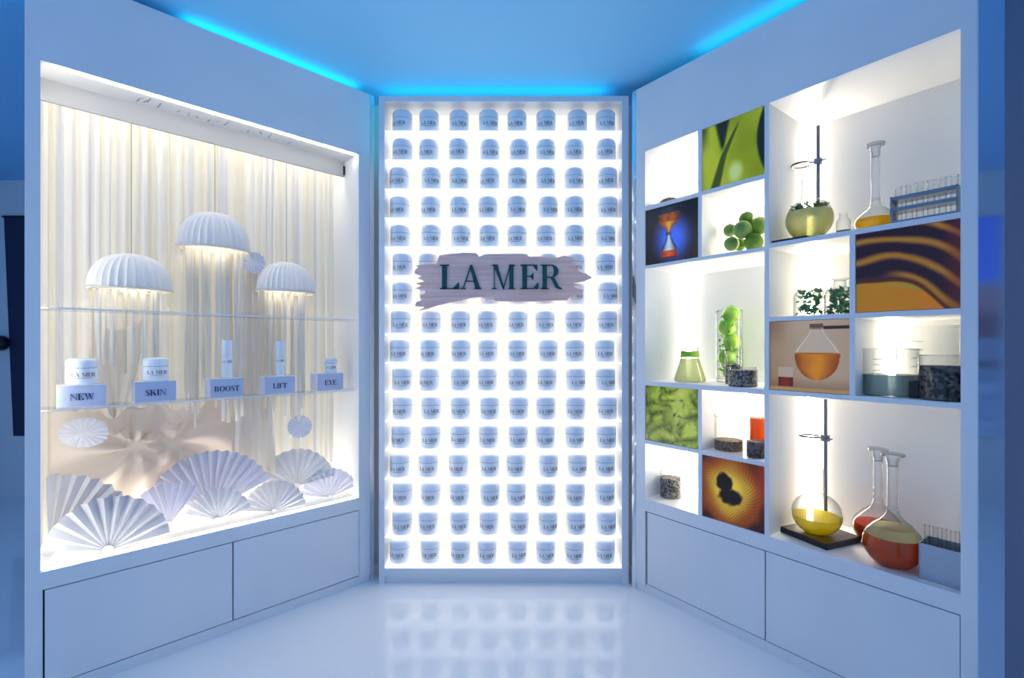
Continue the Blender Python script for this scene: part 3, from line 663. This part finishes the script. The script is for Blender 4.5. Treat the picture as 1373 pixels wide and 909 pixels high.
def pic_honey(s, t):
    dx, dy = s - 0.44, t - 0.52; d = math.hypot(dx * 1.0, dy * 0.95); an = math.atan2(dy, dx)
    c = mixc((255, 206, 60), (176, 78, 10), sm_(0.24, 0.5, d + 0.08 * nz(s, t, 3))); c = mixc(c, (40, 12, 10), sm_(0.46, 0.66, d + 0.10 * nz(s, t, 4)))
    dots = 0.5 + 0.5 * math.sin(an * 44 + d * 30) * math.sin(d * 120)
    c = mixc(c, (90, 40, 8), dots * 0.55 * sm_(0.12, 0.3, d))
    k = sm_(0.16, 0.11, math.hypot(s - 0.37, t - 0.63) + 0.03 * nz(s, t, 12)) + sm_(0.16, 0.10, math.hypot((s - 0.47) * 0.72, t - 0.42) + 0.03 * nz(s, t, 12))
    c = mixc(c, (24, 10, 8), k)
    c = mixc(c, (190, 60, 24), sm_(0.75, 1.0, s) * sm_(0.3, 0.8, t) * 0.7)
    return c
def pic_swirl(s, t):
    d = math.hypot((s - 0.20) * 1.0, (t + 0.62) * 0.85) + 0.04 * nz(s, t, 2.5)
    if t < 0.34 - 0.12 * s + 0.03 * math.sin(s * 7) and d < 0.87: c = mixc((196, 128, 10), (216, 120, 12), s + 0.3 * nz(s, t, 3))
    elif d < 0.88: c = mixc((190, 150, 40), (160, 112, 20), t)
    else:
        b = math.sin((d - 0.88) * 34 + 2.0 * nz(s, t, 2.2, 5)); c = mixc((42, 16, 30), (206, 140, 28), b * 0.75 + 0.1)
        c = mixc(c, (38, 16, 32), sm_(0.15, 0.0, abs(d - 0.95) ) * sm_(0.55, 0.2, s))
        c = mixc(c, (120, 40, 24), sm_(0.8, 1.0, s) * 0.5)
    return mixc(c, (96, 34, 8), sm_(0.025, 0.008, abs(d - 0.87)))
def pic_flask(s, t):
    c = mixc((170, 126, 84), (216, 188, 156), sm_(0.9, 0.1, abs(s - 0.75)) * 0.6 + 0.4 * t * (1 - s)); c = mixc(c, (120, 78, 40), sm_(0.25, 0.0, t) * 0.5 + sm_(0.35, 0, s) * sm_(0.5, 1, t) * 0.5)
    if abs(t - 0.895) < 0.018 and s > 0.55: c = (66, 36, 24)
    if abs(t - 0.91) < 0.035 and 0.53 < s < 0.7: c = (120, 80, 56)
    x = s - 0.615
    if 0.56 <= t < 0.9: hw = 0.075 + 0.20 * sm_(0.9, 0.5, t)
    elif 0.17 < t < 0.56: hw = 0.275 * math.sqrt(max(0, 1 - ((t - 0.5) / 0.33) ** 2)) if t < 0.5 else 0.275
    else: hw = 0
    if hw > 0 and abs(x) < hw:
        e = abs(x) / hw
        if t < 0.53: c = mixc((236, 140, 22), (150, 62, 8), e ** 2 + 0.25 * nz(s, t, 6))
        elif t < 0.55: c = (196, 104, 24)
        else: c = mixc(c, (236, 224, 204), 0.25 if e < 0.9 else 0.7)
    if 0.12 < s < 0.32 and 0.06 < t < 0.34:
        c = mixc((150, 40, 16), (90, 20, 10), abs(s - .22) * 8) if t < 0.2 else mixc(c, (236, 216, 196), 0.35)
    if t < 0.05: c = (196, 146, 92)
    return c
def photo(fn, u0, u1, z0, z1, label, n=90):
    g = 0.0015; uc, wd, hg = (u0 + u1) / 2, (u1 - u0) / 2 - g, z1 - z0 - 2 * g; x, y = WR.P(uc, 0.006)
    t = thing('photo_panel', label, 'picture', (x, y, z0), WR.rz, 'printed photo panels')
    B('backing_board', 'inner_white', t, -wd, wd, 0.0, 0.012, g, g + hg)
    m = MB().grid(lambda a, b: (-wd + 2 * wd * a, -0.001, g + hg * b), n, n); me = m.mesh('print', 'print_back')
    ca = me.color_attributes.new('Col', 'FLOAT_COLOR', 'POINT'); buf = []
    for j in range(n + 1):
        for i in range(n + 1): buf += [*lin(tuple(max(0, min(255, v)) for v in fn(i / n, j / n))), 1.0]
    ca.data.foreach_set('color', buf); link('print', me, t)
photo(pic_leaf, a1, m0, s1[0], Rzt, 'photo panel of a curved yellow-green leaf close up')
photo(pic_hour, Rl_in, a0, s2[0], s1[1], 'photo panel of an hourglass with orange liquid on blue')
photo(pic_lettuce, Rl_in, a0, s4[0], s3[1], 'photo panel of crinkled green leaves close up')
photo(pic_honey, a1, m0, Rzb, s4[1], 'photo panel of an orange honeycomb ring with dark centre')
photo(pic_swirl, b1, Rr_in, t2[0], t1[1], 'photo panel of swirling amber and dark brown oil')
photo(pic_flask, m1, b0, t3[0], t2[1], 'photo panel of a clamped flask with amber liquid on tan')

# ---------------------------------------------------------------- laboratory glass
def lab(name, label, cat, px, d, z, group=None, rz=0): return thing(name, label, cat, WR.at(px, d, z), WR.rz + rz, group), WR.K(px, d)
def G(t, prof, mat='glass', name='glass_wall', seg=32, capb=True, capt=False, sm=50):
    return MB().lathe(prof, seg, capb=capb, capt=capt).build(name, mat, t, smooth=sm)
def sc(k, prof): return [(r * k, z * k) for r, z in prof]
def clip(prof, z1, inset):
    out = []
    for (r0, y0), (r1, y1) in zip(prof, prof[1:]):
        if y0 >= z1: break
        out.append((max(r0 - inset, 0.0003), y0 + (inset if not out else 0)))
        if y1 >= z1:
            f = (z1 - y0) / (y1 - y0); out.append((max(r0 + (r1 - r0) * f - inset, 0.0003), z1)); break
    return out
def round_flask(r, neck, htot, ratio=1.0, lip=1.25):
    """round flask outline in pixels: body radius, neck radius, total height"""
    p = [(r * 0.42, 0)]; b = r * ratio
    for i in range(1, 15):
        a = -1.14 + (1.14 + 1.22) * i / 14
        p.append((max(r * math.cos(a), neck), b * (math.sin(a) + math.sin(1.14))))
    y = p[-1][1]; p = [q for q in p if q[0] > neck * 1.02]
    p += [(neck * 1.1, y + b * 0.12), (neck, y + b * 0.3), (neck, htot - 3), (neck * lip, htot - 1), (neck * lip, htot)]
    return p
def retort_stand(label, px, d, z, zrod, ring_z, bw, bd, bh, rodx, rody, ringr, rz=0, grp='iron retort stands'):
    t, k = lab('retort_stand', label, 'lab stand', px, d, z, grp, rz)
    bevel(B('base_plate', 'black_iron', t, -bw / 2, bw / 2, -bd / 2, bd / 2, 0, bh), 0.002)
    MB().tube([(rodx, rody, bh), (rodx, rody, zrod)], 0.0062, 10).build('rod', 'dark_steel', t, smooth=40)
    rg = MB().tube([(rodx - ringr - 0.02 + ringr * math.cos(a), rody - 0.012 + ringr * math.sin(a), ring_z) for a in [i * math.pi / 12 for i in range(24)]], 0.0042, 8, True)
    rg.tube([(rodx - 0.021, rody - 0.010, ring_z), (rodx + 0.012, rody - 0.010, ring_z)], 0.004, 8)
    rg = rg.build('ring_clamp', 'dark_steel', t, smooth=50)
    m = MB().box(rodx - 0.011, rodx + 0.011, rody - 0.013, rody + 0.010, ring_z - 0.012, ring_z + 0.012)
    m.tube([(rodx + 0.008, rody, ring_z), (rodx + 0.028, rody - 0.004, ring_z)], 0.004, 8); m.build('clamp_boss', 'rack_steel', rg)
    return t
def leaves(label, px, d, z, rr, z0, z1, n, size, mat, name='herb_sprig', cat='herbs'):
    t, k = lab(name, label, cat, px, d, z); m = MB()
    for i in range(n):
        a = random.random() * 6.283; r = rr * math.sqrt(random.random()); zz = random.uniform(z0, z1); s = size * random.uniform(0.6, 1.2)
        e = Vector((random.uniform(-1, 1), random.uniform(-1, 1), random.uniform(-0.4, 1))).normalized(); f = e.cross(Vector((random.uniform(-1, 1), random.uniform(-1, 1), 0.3))).normalized()
        c = Vector((r * math.cos(a), r * math.sin(a), zz)); q = e.cross(f) * s * 0.12
        m.add([tuple(c - e * s), tuple(c + f * s * 0.5 - q), tuple(c + e * s), tuple(c - f * s * 0.5 - q), tuple(c + q)], [(0, 1, 4), (1, 2, 4), (2, 3, 4), (3, 0, 4)])
    m.build('leaf_cluster', mat, t); 
    st = MB()
    for i in range(5):
        a = i * 1.256; st.tube([(0.15 * rr * math.cos(a), 0.15 * rr * math.sin(a), z0), (0.35 * rr * math.cos(a), 0.35 * rr * math.sin(a), (z0 + z1) / 2), (0.5 * rr * math.cos(a + .5), 0.5 * rr * math.sin(a + .5), z1 * 0.95)], 0.0009, 5)
    st.build('stems', mat, t)
    return t
def beaker(label, px, d, z, r, hpx, fill=0, fmat=None, glass='glass', name='beaker', cat='beaker', lip=True, marks=False):
    t, k = lab(name, label, cat, px, d, z); H = hpx * k; r *= k
    prof = [(r * 0.93, 0.0005), (r, 0.004), (r, H * 0.95), (r * (1.05 if lip else 1), H)]
    G(t, prof, glass)
    MB().tube([(prof[-1][0] * math.cos(a), prof[-1][0] * math.sin(a), H) for a in [i * math.pi / 16 for i in range(32)]], 0.0014, 6, True).build('rim', 'glass_dark', t, smooth=60)
    if fill: MB().lathe([(r * 0.9, 0.002), (r * 0.965, 0.005), (r * 0.965, fill * k), (r * 0.5, fill * k + 0.001)], 32).build('contents', fmat, t, smooth=40)
    if marks:
        m = MB()
        for i in range(4):
            zz = H * (0.42 + 0.12 * i)
            for q in range(3):
                a = -1.9 + 0.12 * q; b = a + 0.12
                m.add([(r * 1.002 * math.cos(a), r * 1.002 * math.sin(a), zz), (r * 1.002 * math.cos(b), r * 1.002 * math.sin(b), zz), (r * 1.002 * math.cos(b), r * 1.002 * math.sin(b), zz + 0.002), (r * 1.002 * math.cos(a), r * 1.002 * math.sin(a), zz + 0.002)], [(0, 1, 2, 3)])
        m.build('graduation_marks', 'script_grey', t)
    return t
def lime(label, px, py, r, d, z_floor, mat, group='limes', sx=1.0):
    k = WR.K(px, d); z = max(WR.Z(px, py, d), z_floor + r * k * 0.9)
    t = thing('lime', label, 'lime', (*WR.P(WR.U(px, d), d), z), WR.rz + random.random() * 3, group)
    n = 14; prof = [(max(0.0006, r * k * math.sin(math.pi * i / n)), -r * k * math.cos(math.pi * i / n) * 1.0) for i in range(n + 1)]
    m = MB().lathe(prof, 20, wob=lambda a, zz: 1 + 0.03 * math.sin(3 * a + zz * 90)); m.v = [(x, y * 1.0, zz) for x, y, zz in m.v]
    m.v = [(x * sx, y, zz) for x, y, zz in m.v]; m.build('skin', mat, t, smooth=80)
    MB().lathe([(0.004, -0.001), (0.004, 0.001), (0.0022, 0.003)], 8, c=(0, 0, r * k)).build('stem_nub', 'leaf_dark', t, smooth=40)
    return t

# --- top cell beside the hourglass photo
t, k = lab('herb_dish', 'shallow clear dish of brown bark above the hourglass photo', 'dish', 898, 0.10, s1[0])
G(t, sc(k, [(14, 0.3), (16, 1), (16.5, 7)])); MB().lathe(sc(k, [(14.5, 0.6), (15, 4), (12, 9), (6, 12), (1, 13)]), 24, wob=lambda a, z: 1 + 0.06 * math.sin(5 * a + 300 * z)).build('contents', 'granule_brown', t, smooth=60)
beaker('low clear dish of grey salt above the hourglass photo', 927, 0.12, s1[0], 10, 15, 9, 'granule_grey', name='dish', cat='dish')
# --- limes
for i, (x, y, r, d, m) in enumerate([(981, 327, 9.5, 0.10, 'lime_skin_pale'), (1011, 325, 12.5, 0.11, 'lime_skin'), (992, 328, 8.5, 0.14, 'lime_skin'), (979, 309, 8.5, 0.14, 'lime_skin_pale'),
                                     (996, 308, 12, 0.09, 'lime_skin_pale'), (1018, 303, 12, 0.13, 'lime_skin'), (1001, 293, 9.5, 0.13, 'lime_skin')]):
    where = ['lower end of the pile nearest the hourglass photo', 'large one at the bottom of the pile', 'half hidden between the two bottom limes', 'small one stacked above the pile end', 'big pale one in the middle of the pile', 'dark one against the tall divider', 'topmost of the pile'][i]
    lime(f'green lime, {where}', x, y, r, d, s2[0], m, 'limes piled on the shelf')
beaker('empty clear beaker beside the pile of limes', 953, 0.12, s2[0], 9, 28)
# --- tall left cell
t, k = lab('conical_flask', 'conical flask of pale yellow liquid with a green collar', 'flask', 925, 0.12, s3[0])
pr = sc(k, [(19, 0.3), (20.5, 2), (19, 8), (11.5, 32), (10.5, 36), (10.5, 44), (12, 46)])
G(t, pr); MB().lathe(clip(pr, 31 * k, 0.002), 32).build('liquid', 'liquid_lime', t, smooth=50)
MB().lathe(sc(k, [(11.9, 33), (10.9, 37), (10.9, 41), (11.4, 41), (11.4, 37), (12.4, 33)]), 32, capb=False, capt=False).build('collar', 'lime_bright', t, smooth=40)
t, k = lab('glass_cylinder', 'tall clear glass cylinder filled with stacked bright limes', 'glass cylinder', 977.5, 0.24, s3[0])
G(t, sc(k, [(15.5, 0.3), (16.5, 1), (16.5, 96)])); MB().tube([(16.5 * k * math.cos(a), 16.5 * k * math.sin(a), 96 * k) for a in [i * math.pi / 16 for i in range(32)]], 0.0016, 6, True).build('rim', 'glass_dark', t, smooth=60)
for i, y in enumerate((498, 478.5, 459, 439.5, 422)):
    lime(['bright green lime at the bottom of the glass cylinder', 'bright green lime second up in the glass cylinder', 'bright green lime in the middle of the glass cylinder', 'bright green lime second from the cylinder top', 'bright green lime topping the glass cylinder'][i], 977.5 + (-1) ** i * 3, y, 11.5, 0.24 + 0.003 * (-1) ** i, s3[0], 'lime_bright', 'limes in the glass cylinder')
leaves('bright leaves tucked between the limes in the glass cylinder', 977.5, 0.24, s3[0], 13 * WR.K(977, .24), 0.01, 90 * WR.K(977, .24), 120, 0.014, 'lime_bright', 'leaf_sprig', 'leaves')
beaker('slim clear beaker half full of grains before the lime cylinder', 984, 0.15, s3[0], 11, 47, 26, 'granule_grey')
beaker('wide low beaker of dark mixed grains beside the lime cylinder', 996, 0.064, s3[0], 18, 25, 22, 'granule_grey')
# --- middle right cell of the left block
beaker('tall clear beaker with a bed of brown grains beside the orange beaker', 977, 0.10, s4[0], 18, 46, 14, 'granule_brown')
beaker('clear beaker of bright orange liquid against the divider', 1018, 0.16, s4[0], 12, 50, 46, 'liquid_orange')
beaker('low beaker of dark grains in front of the orange liquid', 1013.5, 0.06, s4[0], 11.5, 24, 21, 'granule_dark')
# --- lower left cell
beaker('square-set low beaker of dark grains below the green leaves photo', 899, 0.12, Rzb, 13.5, 32, 26, 'granule_grey')
# --- top right cell
K1 = WR.K(1085, 0.11)
fl, k = lab('round_flask', 'round flask of pale yellow infusion with floating leaves', 'flask', 1085, 0.10, t1[0] + 0.012)
pr = sc(k, round_flask(28.5, 8.8, 84, 1.0)); G(fl, pr, 'glass_dark'); MB().lathe(clip(pr, 36 * k, 0.002), 32).build('liquid', 'liquid_pale', fl, smooth=50)
MB().tube([(19 * k * math.cos(a), 19 * k * math.sin(a), -0.001) for a in [i * math.pi / 14 for i in range(28)]], 0.003, 8, True).build('support_ring', 'steel', fl, smooth=50)
for i in range(3):
    a = 0.6 + i * 2.094; MB().tube([(19 * k * math.cos(a), 19 * k * math.sin(a), -0.001), (21 * k * math.cos(a), 21 * k * math.sin(a), -0.0085)], 0.0022, 6).build('ring_leg', 'steel', fl)
leaves('dark green leaves floating on the infusion in the round flask', 1085, 0.10, t1[0] + 0.012, 22 * k, 35 * k, 46 * k, 260, 0.010, 'leaf_dark', 'floating_leaves', 'leaves')
retort_stand('retort stand with black base and ring behind the infusion flask', 1074, 0.13, t1[0], 168 * K1, 118 * K1, 0.13, 0.22, 0.012, WR.U(1097, 0.215) - WR.U(1074, 0.13), 0.085, 0.036)
t, k = lab('specimen_bottle', 'small clear bottle with a brown bottom layer beside the infusion flask', 'bottle', 1131, 0.07, t1[0])
G(t, sc(k, [(8, 0.3), (8.6, 1), (8.6, 18), (5, 24), (5, 29), (6, 30)])); MB().lathe(sc(k, [(7.6, 0.8), (8.2, 1.5), (8.2, 6)]), 24).build('contents', 'granule_brown', t, smooth=40)
def vol_flask(label, px, d, z, r, neck, htot, ratio, lq, lz, layer=None):
    t, k = lab('volumetric_flask', label, 'flask', px, d, z, 'stoppered volumetric flasks'); p = []
    b = r * ratio; p = [(r * 0.5, 0)]
    for i in range(1, 10):
        a = -1.05 + (1.05 + 0.55) * i / 9; p.append((r * math.cos(a), b * (math.sin(a) + math.sin(1.05))))
    r1, y1 = p[-1]; yn = y1 + (r1 - neck) * 1.05
    p += [(r1 * 0.72, y1 + (yn - y1) * 0.42), (r1 * 0.42, y1 + (yn - y1) * 0.72), (neck * 1.15, yn), (neck, yn + 6), (neck, htot - 12), (neck * 1.25, htot - 10), (neck * 1.25, htot - 8)]
    pr = sc(k, p); G(t, pr); cp = clip(pr, lz * k, 0.0025); MB().lathe(cp, 36).build('liquid', lq, t, smooth=50)
    if layer:
        c2 = [q for q in clip(pr, layer[1] * k, 0.0022) if q[1] > lz * k]; c2 = [(cp[-1][0], lz * k + 0.0004)] + c2
        MB().lathe(c2, 36).build('upper_liquid', layer[0], t, smooth=50)
    MB().tube([(neck * 1.03 * k * math.cos(a), neck * 1.03 * k * math.sin(a), (yn + 7) * k) for a in [i * math.pi / 10 for i in range(20)]], 0.001, 6, True).build('neck_mark', 'script_grey', t)
    MB().lathe(sc(k, [(neck * 0.9, htot - 18), (neck * 1.15, htot - 8), (neck * 1.2, htot - 5), (neck * 2.0, htot - 4), (neck * 2.1, htot - 1), (neck * 1.2, htot)]), 24).build('stopper', 'glass_dark', t, smooth=40)
    return t
vol_flask('stoppered volumetric flask with shallow golden liquid beside the test tube rack', 1174, 0.14, t1[0], 24, 5.2, 122, 0.72, 'liquid_gold', 20)
def tube_rack(label, px, d, z, L, W, H, n, tall, labels, mat='rack_steel', solidbox=False):
    t, k = lab('test_tube_rack', label, 'test tube rack', px, d, z)
    if not solidbox:
        for zz in (H * 0.05, H * 0.52, H * 0.92): bevel(B('rack_plate', mat, t, -L / 2, L / 2, -W / 2, W / 2, zz, zz + H * 0.12), 0.001)
        for x in (-L / 2, L / 2 - 0.004): B('end_plate', mat, t, x, x + 0.004, -W / 2, W / 2, 0, H * 1.06)
    else:
        B('front_plate', mat, t, -L / 2, L / 2, -W / 2, -W / 2 + 0.003, 0, H); B('back_plate', mat, t, -L / 2, L / 2, W / 2 - 0.003, W / 2, 0, H)
        for x in (-L / 2, L / 2 - 0.003): B('end_plate', mat, t, x, x + 0.003, -W / 2, W / 2, 0, H)
        B('rack_plate', mat, t, -L / 2 + 0.003, L / 2 - 0.003, -W / 2 + 0.003, W / 2 - 0.003, 0.0, 0.004)
    for i in range(n):
        xx = -L / 2 + L * (i + 0.5) / n; r = min(0.011, L / n * 0.36)
        c, s = math.cos(WR.rz), math.sin(WR.rz); X, Y, Zz = WR.at(px, d, z)
        q = thing('test_tube', labels % ['first', 'second', 'third', 'fourth', 'fifth', 'sixth'][i], 'test tube', (X + c * xx, Y + s * xx, z + (H * 0.17 if not solidbox else 0.004)), WR.rz, 'test tubes in ' + ('the steel box' if solidbox else 'the plate rack'))
        G(q, [(0.001, 0), (r * 0.7, r * 0.3), (r, r), (r, tall), (r * 1.15, tall + 0.002)], seg=16)
        MB().tube([(r * 1.1 * math.cos(a), r * 1.1 * math.sin(a), tall + 0.001) for a in [j * math.pi / 6 for j in range(12)]], 0.0009, 5, True).build('rim', 'glass_dark', q, smooth=60)
kr = WR.K(1240, 0.08)
tube_rack('blue-grey metal rack of clear test tubes on the top shelf', 1241, 0.08, t1[0], WR.U(1287, .05) - WR.U(1195, .08) - 0.01, 0.07, 38 * kr, 6, 48 * kr, 'clear test tube in the blue-grey rack, %s from the golden flask')
# --- bottle cell
for px, r, d, lb in ((1085, 18.5, 0.09, 'apothecary bottle of herbs standing further from the oil photo'), (1126, 18, 0.09, 'apothecary bottle of herbs standing next to the amber oil photo')):
    t, k = lab('apothecary_bottle', lb.replace('apothecary bottle of herbs', 'clear apothecary bottle'), 'bottle', px, d, t2[0], 'apothecary bottles')
    G(t, sc(k, [(r - 1, 0.3), (r, 1.5), (r, 28), (r * .85, 34), (r * .45, 38), (r * .4, 46), (r * .6, 48), (r * .6, 50)]), 'glass_dark')
    leaves('green herb sprig inside the bottle ' + ('further from the amber oil photo' if px < 1100 else 'next to the amber oil photo'), px, d, t2[0], (r - 4) * k, 0.006, 35 * k, 90, 0.016, 'herb')
# --- beaker cell
beaker('large clear beaker half full of grey liquid beside the flask photo', 1193, 0.12, t3[0], 31, 62, 28, 'liquid_grey', 'glass_dark', marks=True)
beaker('tallest clear beaker at the back of the beaker cell', 1247, 0.22, t3[0], 36, 92, 0, None, 'glass_dark', marks=True)
beaker('clear beaker packed with dark chips next to the black block', 1266, 0.07, t3[0], 27, 60, 46, 'granule_dark', 'glass_dark')
t, k = lab('black_block', 'small plain black block between two beakers', 'block', 1230, 0.075, t3[0]); bevel(B('body', 'black', t, -0.018, 0.018, -0.02, 0.02, 0, 22 * k), 0.002); B('top_cap', 'granule_dark', t, -0.016, 0.016, -0.018, 0.018, 22 * k, 23 * k)
# --- bottom right cell
K4 = WR.K(1100, 0.14)
zb = Rzb; bh = 0.023
du, dv = WR.U(1107, 0.228) - WR.U(1099, 0.148), 0.08
c15, s15 = math.cos(R(15)), math.sin(R(15))
retort_stand('retort stand with thick black base under the yellow flask', 1099, 0.148, zb, 184 * K4, 130 * K4, 0.19, 0.19, bh, c15 * du - s15 * dv, s15 * du + c15 * dv, 0.036, R(-15))
fl, k = lab('round_flask', 'round flask with bright yellow liquid standing on a black base', 'flask', 1095, 0.125, zb + bh)
pr = sc(k, round_flask(30, 9, 88, 0.93)); G(fl, pr, 'glass_dark'); MB().lathe(clip(pr, 23 * k, 0.002), 32).build('liquid', 'liquid_yellow', fl, smooth=50)
vol_flask('stoppered volumetric flask of red liquid behind the larger amber flask', 1177, 0.262, zb, 29, 5.6, 128, 0.82, 'liquid_red', 26)
vol_flask('larger stoppered volumetric flask of amber liquid with a green layer', 1197, 0.085, zb, 34, 6.6, 150, 0.95, 'liquid_amber', 40, ('oil_green', 51))
kb = WR.K(1265, 0.07)
tube_rack('open grey metal box holding clear tubes on the bottom shelf', 1266, 0.085, zb, 0.105, 0.10, 48 * kb, 5, 66 * kb, 'clear test tube in the grey metal box, %s from the amber flask', mat='box_steel', solidbox=True)

# ================================================================ what shows past the cabinet ends
# dark blue entrance post
o = thing('entrance_post', 'plain dark blue post past the end of the laboratory cabinet', 'post', (1.06, 0.93, 0))
B('shaft', 'dark_blue', o, -0.064, 0.064, -0.05, 0.05, 0.0, CEIL - 0.03); B('ceiling_plate', 'dark_blue', o, -0.08, 0.08, -0.07, 0.07, CEIL - 0.03, CEIL)
# seascape poster on the far wall
Yw = 4.2
def pic_sea(s, t):
    c = mixc((36, 92, 236), (70, 120, 240), 1 - t)
    if t < 0.72: c = mixc((120, 100, 130), (70, 130, 226), sm_(0.64, 0.74, t))
    if t < 0.62: c = mixc((72, 40, 66), (120, 100, 130), sm_(0.5, 0.62, t) + 0.3 * nz(s, t, 6))
    if t < 0.46: c = mixc((96, 120, 168), (80, 110, 170), t)
    if 0.31 < t < 0.35: c = (60, 74, 110)
    if t < 0.3: c = mixc((70, 106, 168), (110, 150, 200), 0.5 + nz(s, t * 6, 4))
    return c
px0, px1 = cx(1314, Yw), 4.1
def framed(fn, x0, x1, z0, z1, label, mat):
    t = thing('wall_poster', label, 'poster', (4.118, (x0 + x1) / 2, z0), -math.pi / 2); wd = (x1 - x0) / 2; hg = z1 - z0; n = 50
    B('backing_board', 'black', t, -wd, wd, -0.02, 0.0, 0, hg)
    me = MB().grid(lambda a, b: (-wd + 2 * wd * a, -0.0212, hg * b), n, n).mesh('print', mat); ca = me.color_attributes.new('Col', 'FLOAT_COLOR', 'POINT'); buf = []
    for j in range(n + 1):
        for i in range(n + 1): buf += [*lin(tuple(max(0, min(255, v)) for v in fn(i / n, j / n))), 1.0]
    ca.data.foreach_set('color', buf); link('print', me, t)
Yw = 3.86
struct(B('wall_1', 'room_wall', None, 1.9, 4.12, Yw, Yw + 0.06, 0, CEIL)); struct(B('wall_2', 'room_wall', None, -4.12, -1.9, Yw, Yw + 0.06, 0, CEIL))
framed(pic_sea, 1.9, 3.0, 0.52, 2.17, 'blue seascape poster on the side wall past the laboratory cabinet', 'print_back')
t = thing('dark_banner', 'tall dark hanging banner on the wall beyond the paper fan window', 'banner', (cx(20, Yw), Yw - 0.001, cz(584, Yw)))
hb = cz(291, Yw) - cz(584, Yw)
MB().prism([(-0.0, 0), (0.10, 0), (0.10, hb), (-0.075, hb)], -0.012, 0).build('cloth', 'print_navy', t); MB().tube([(-0.085, -0.014, hb), (0.11, -0.014, hb)], 0.008, 8).build('hanging_rod', 'black', t)
for py, lb in ((460, 'small round black wall dome beside the dark banner'), (710, 'small black floor-level wall dome below the dark banner')):
    t = thing('wall_dome', lb, 'wall lamp', (cx(6 if py < 500 else 10, Yw), Yw, cz(py, Yw)))  # dark spots on the wall, built as plain black domes
    m = MB().lathe([(0.03, 0), (0.055, 0.01), (0.06, 0.03), (0.05, 0.06), (0.02, 0.075)], 20); m.v = [(x, -z, y) for x, y, z in m.v]; m.build('housing', 'black', t, smooth=50)
    m = MB().lathe([(0.035, 0), (0.035, 0.004)], 16); m.v = [(x, -z + 0.0, y) for x, y, z in m.v]; m.build('wall_plate', 'black', t, smooth=50)
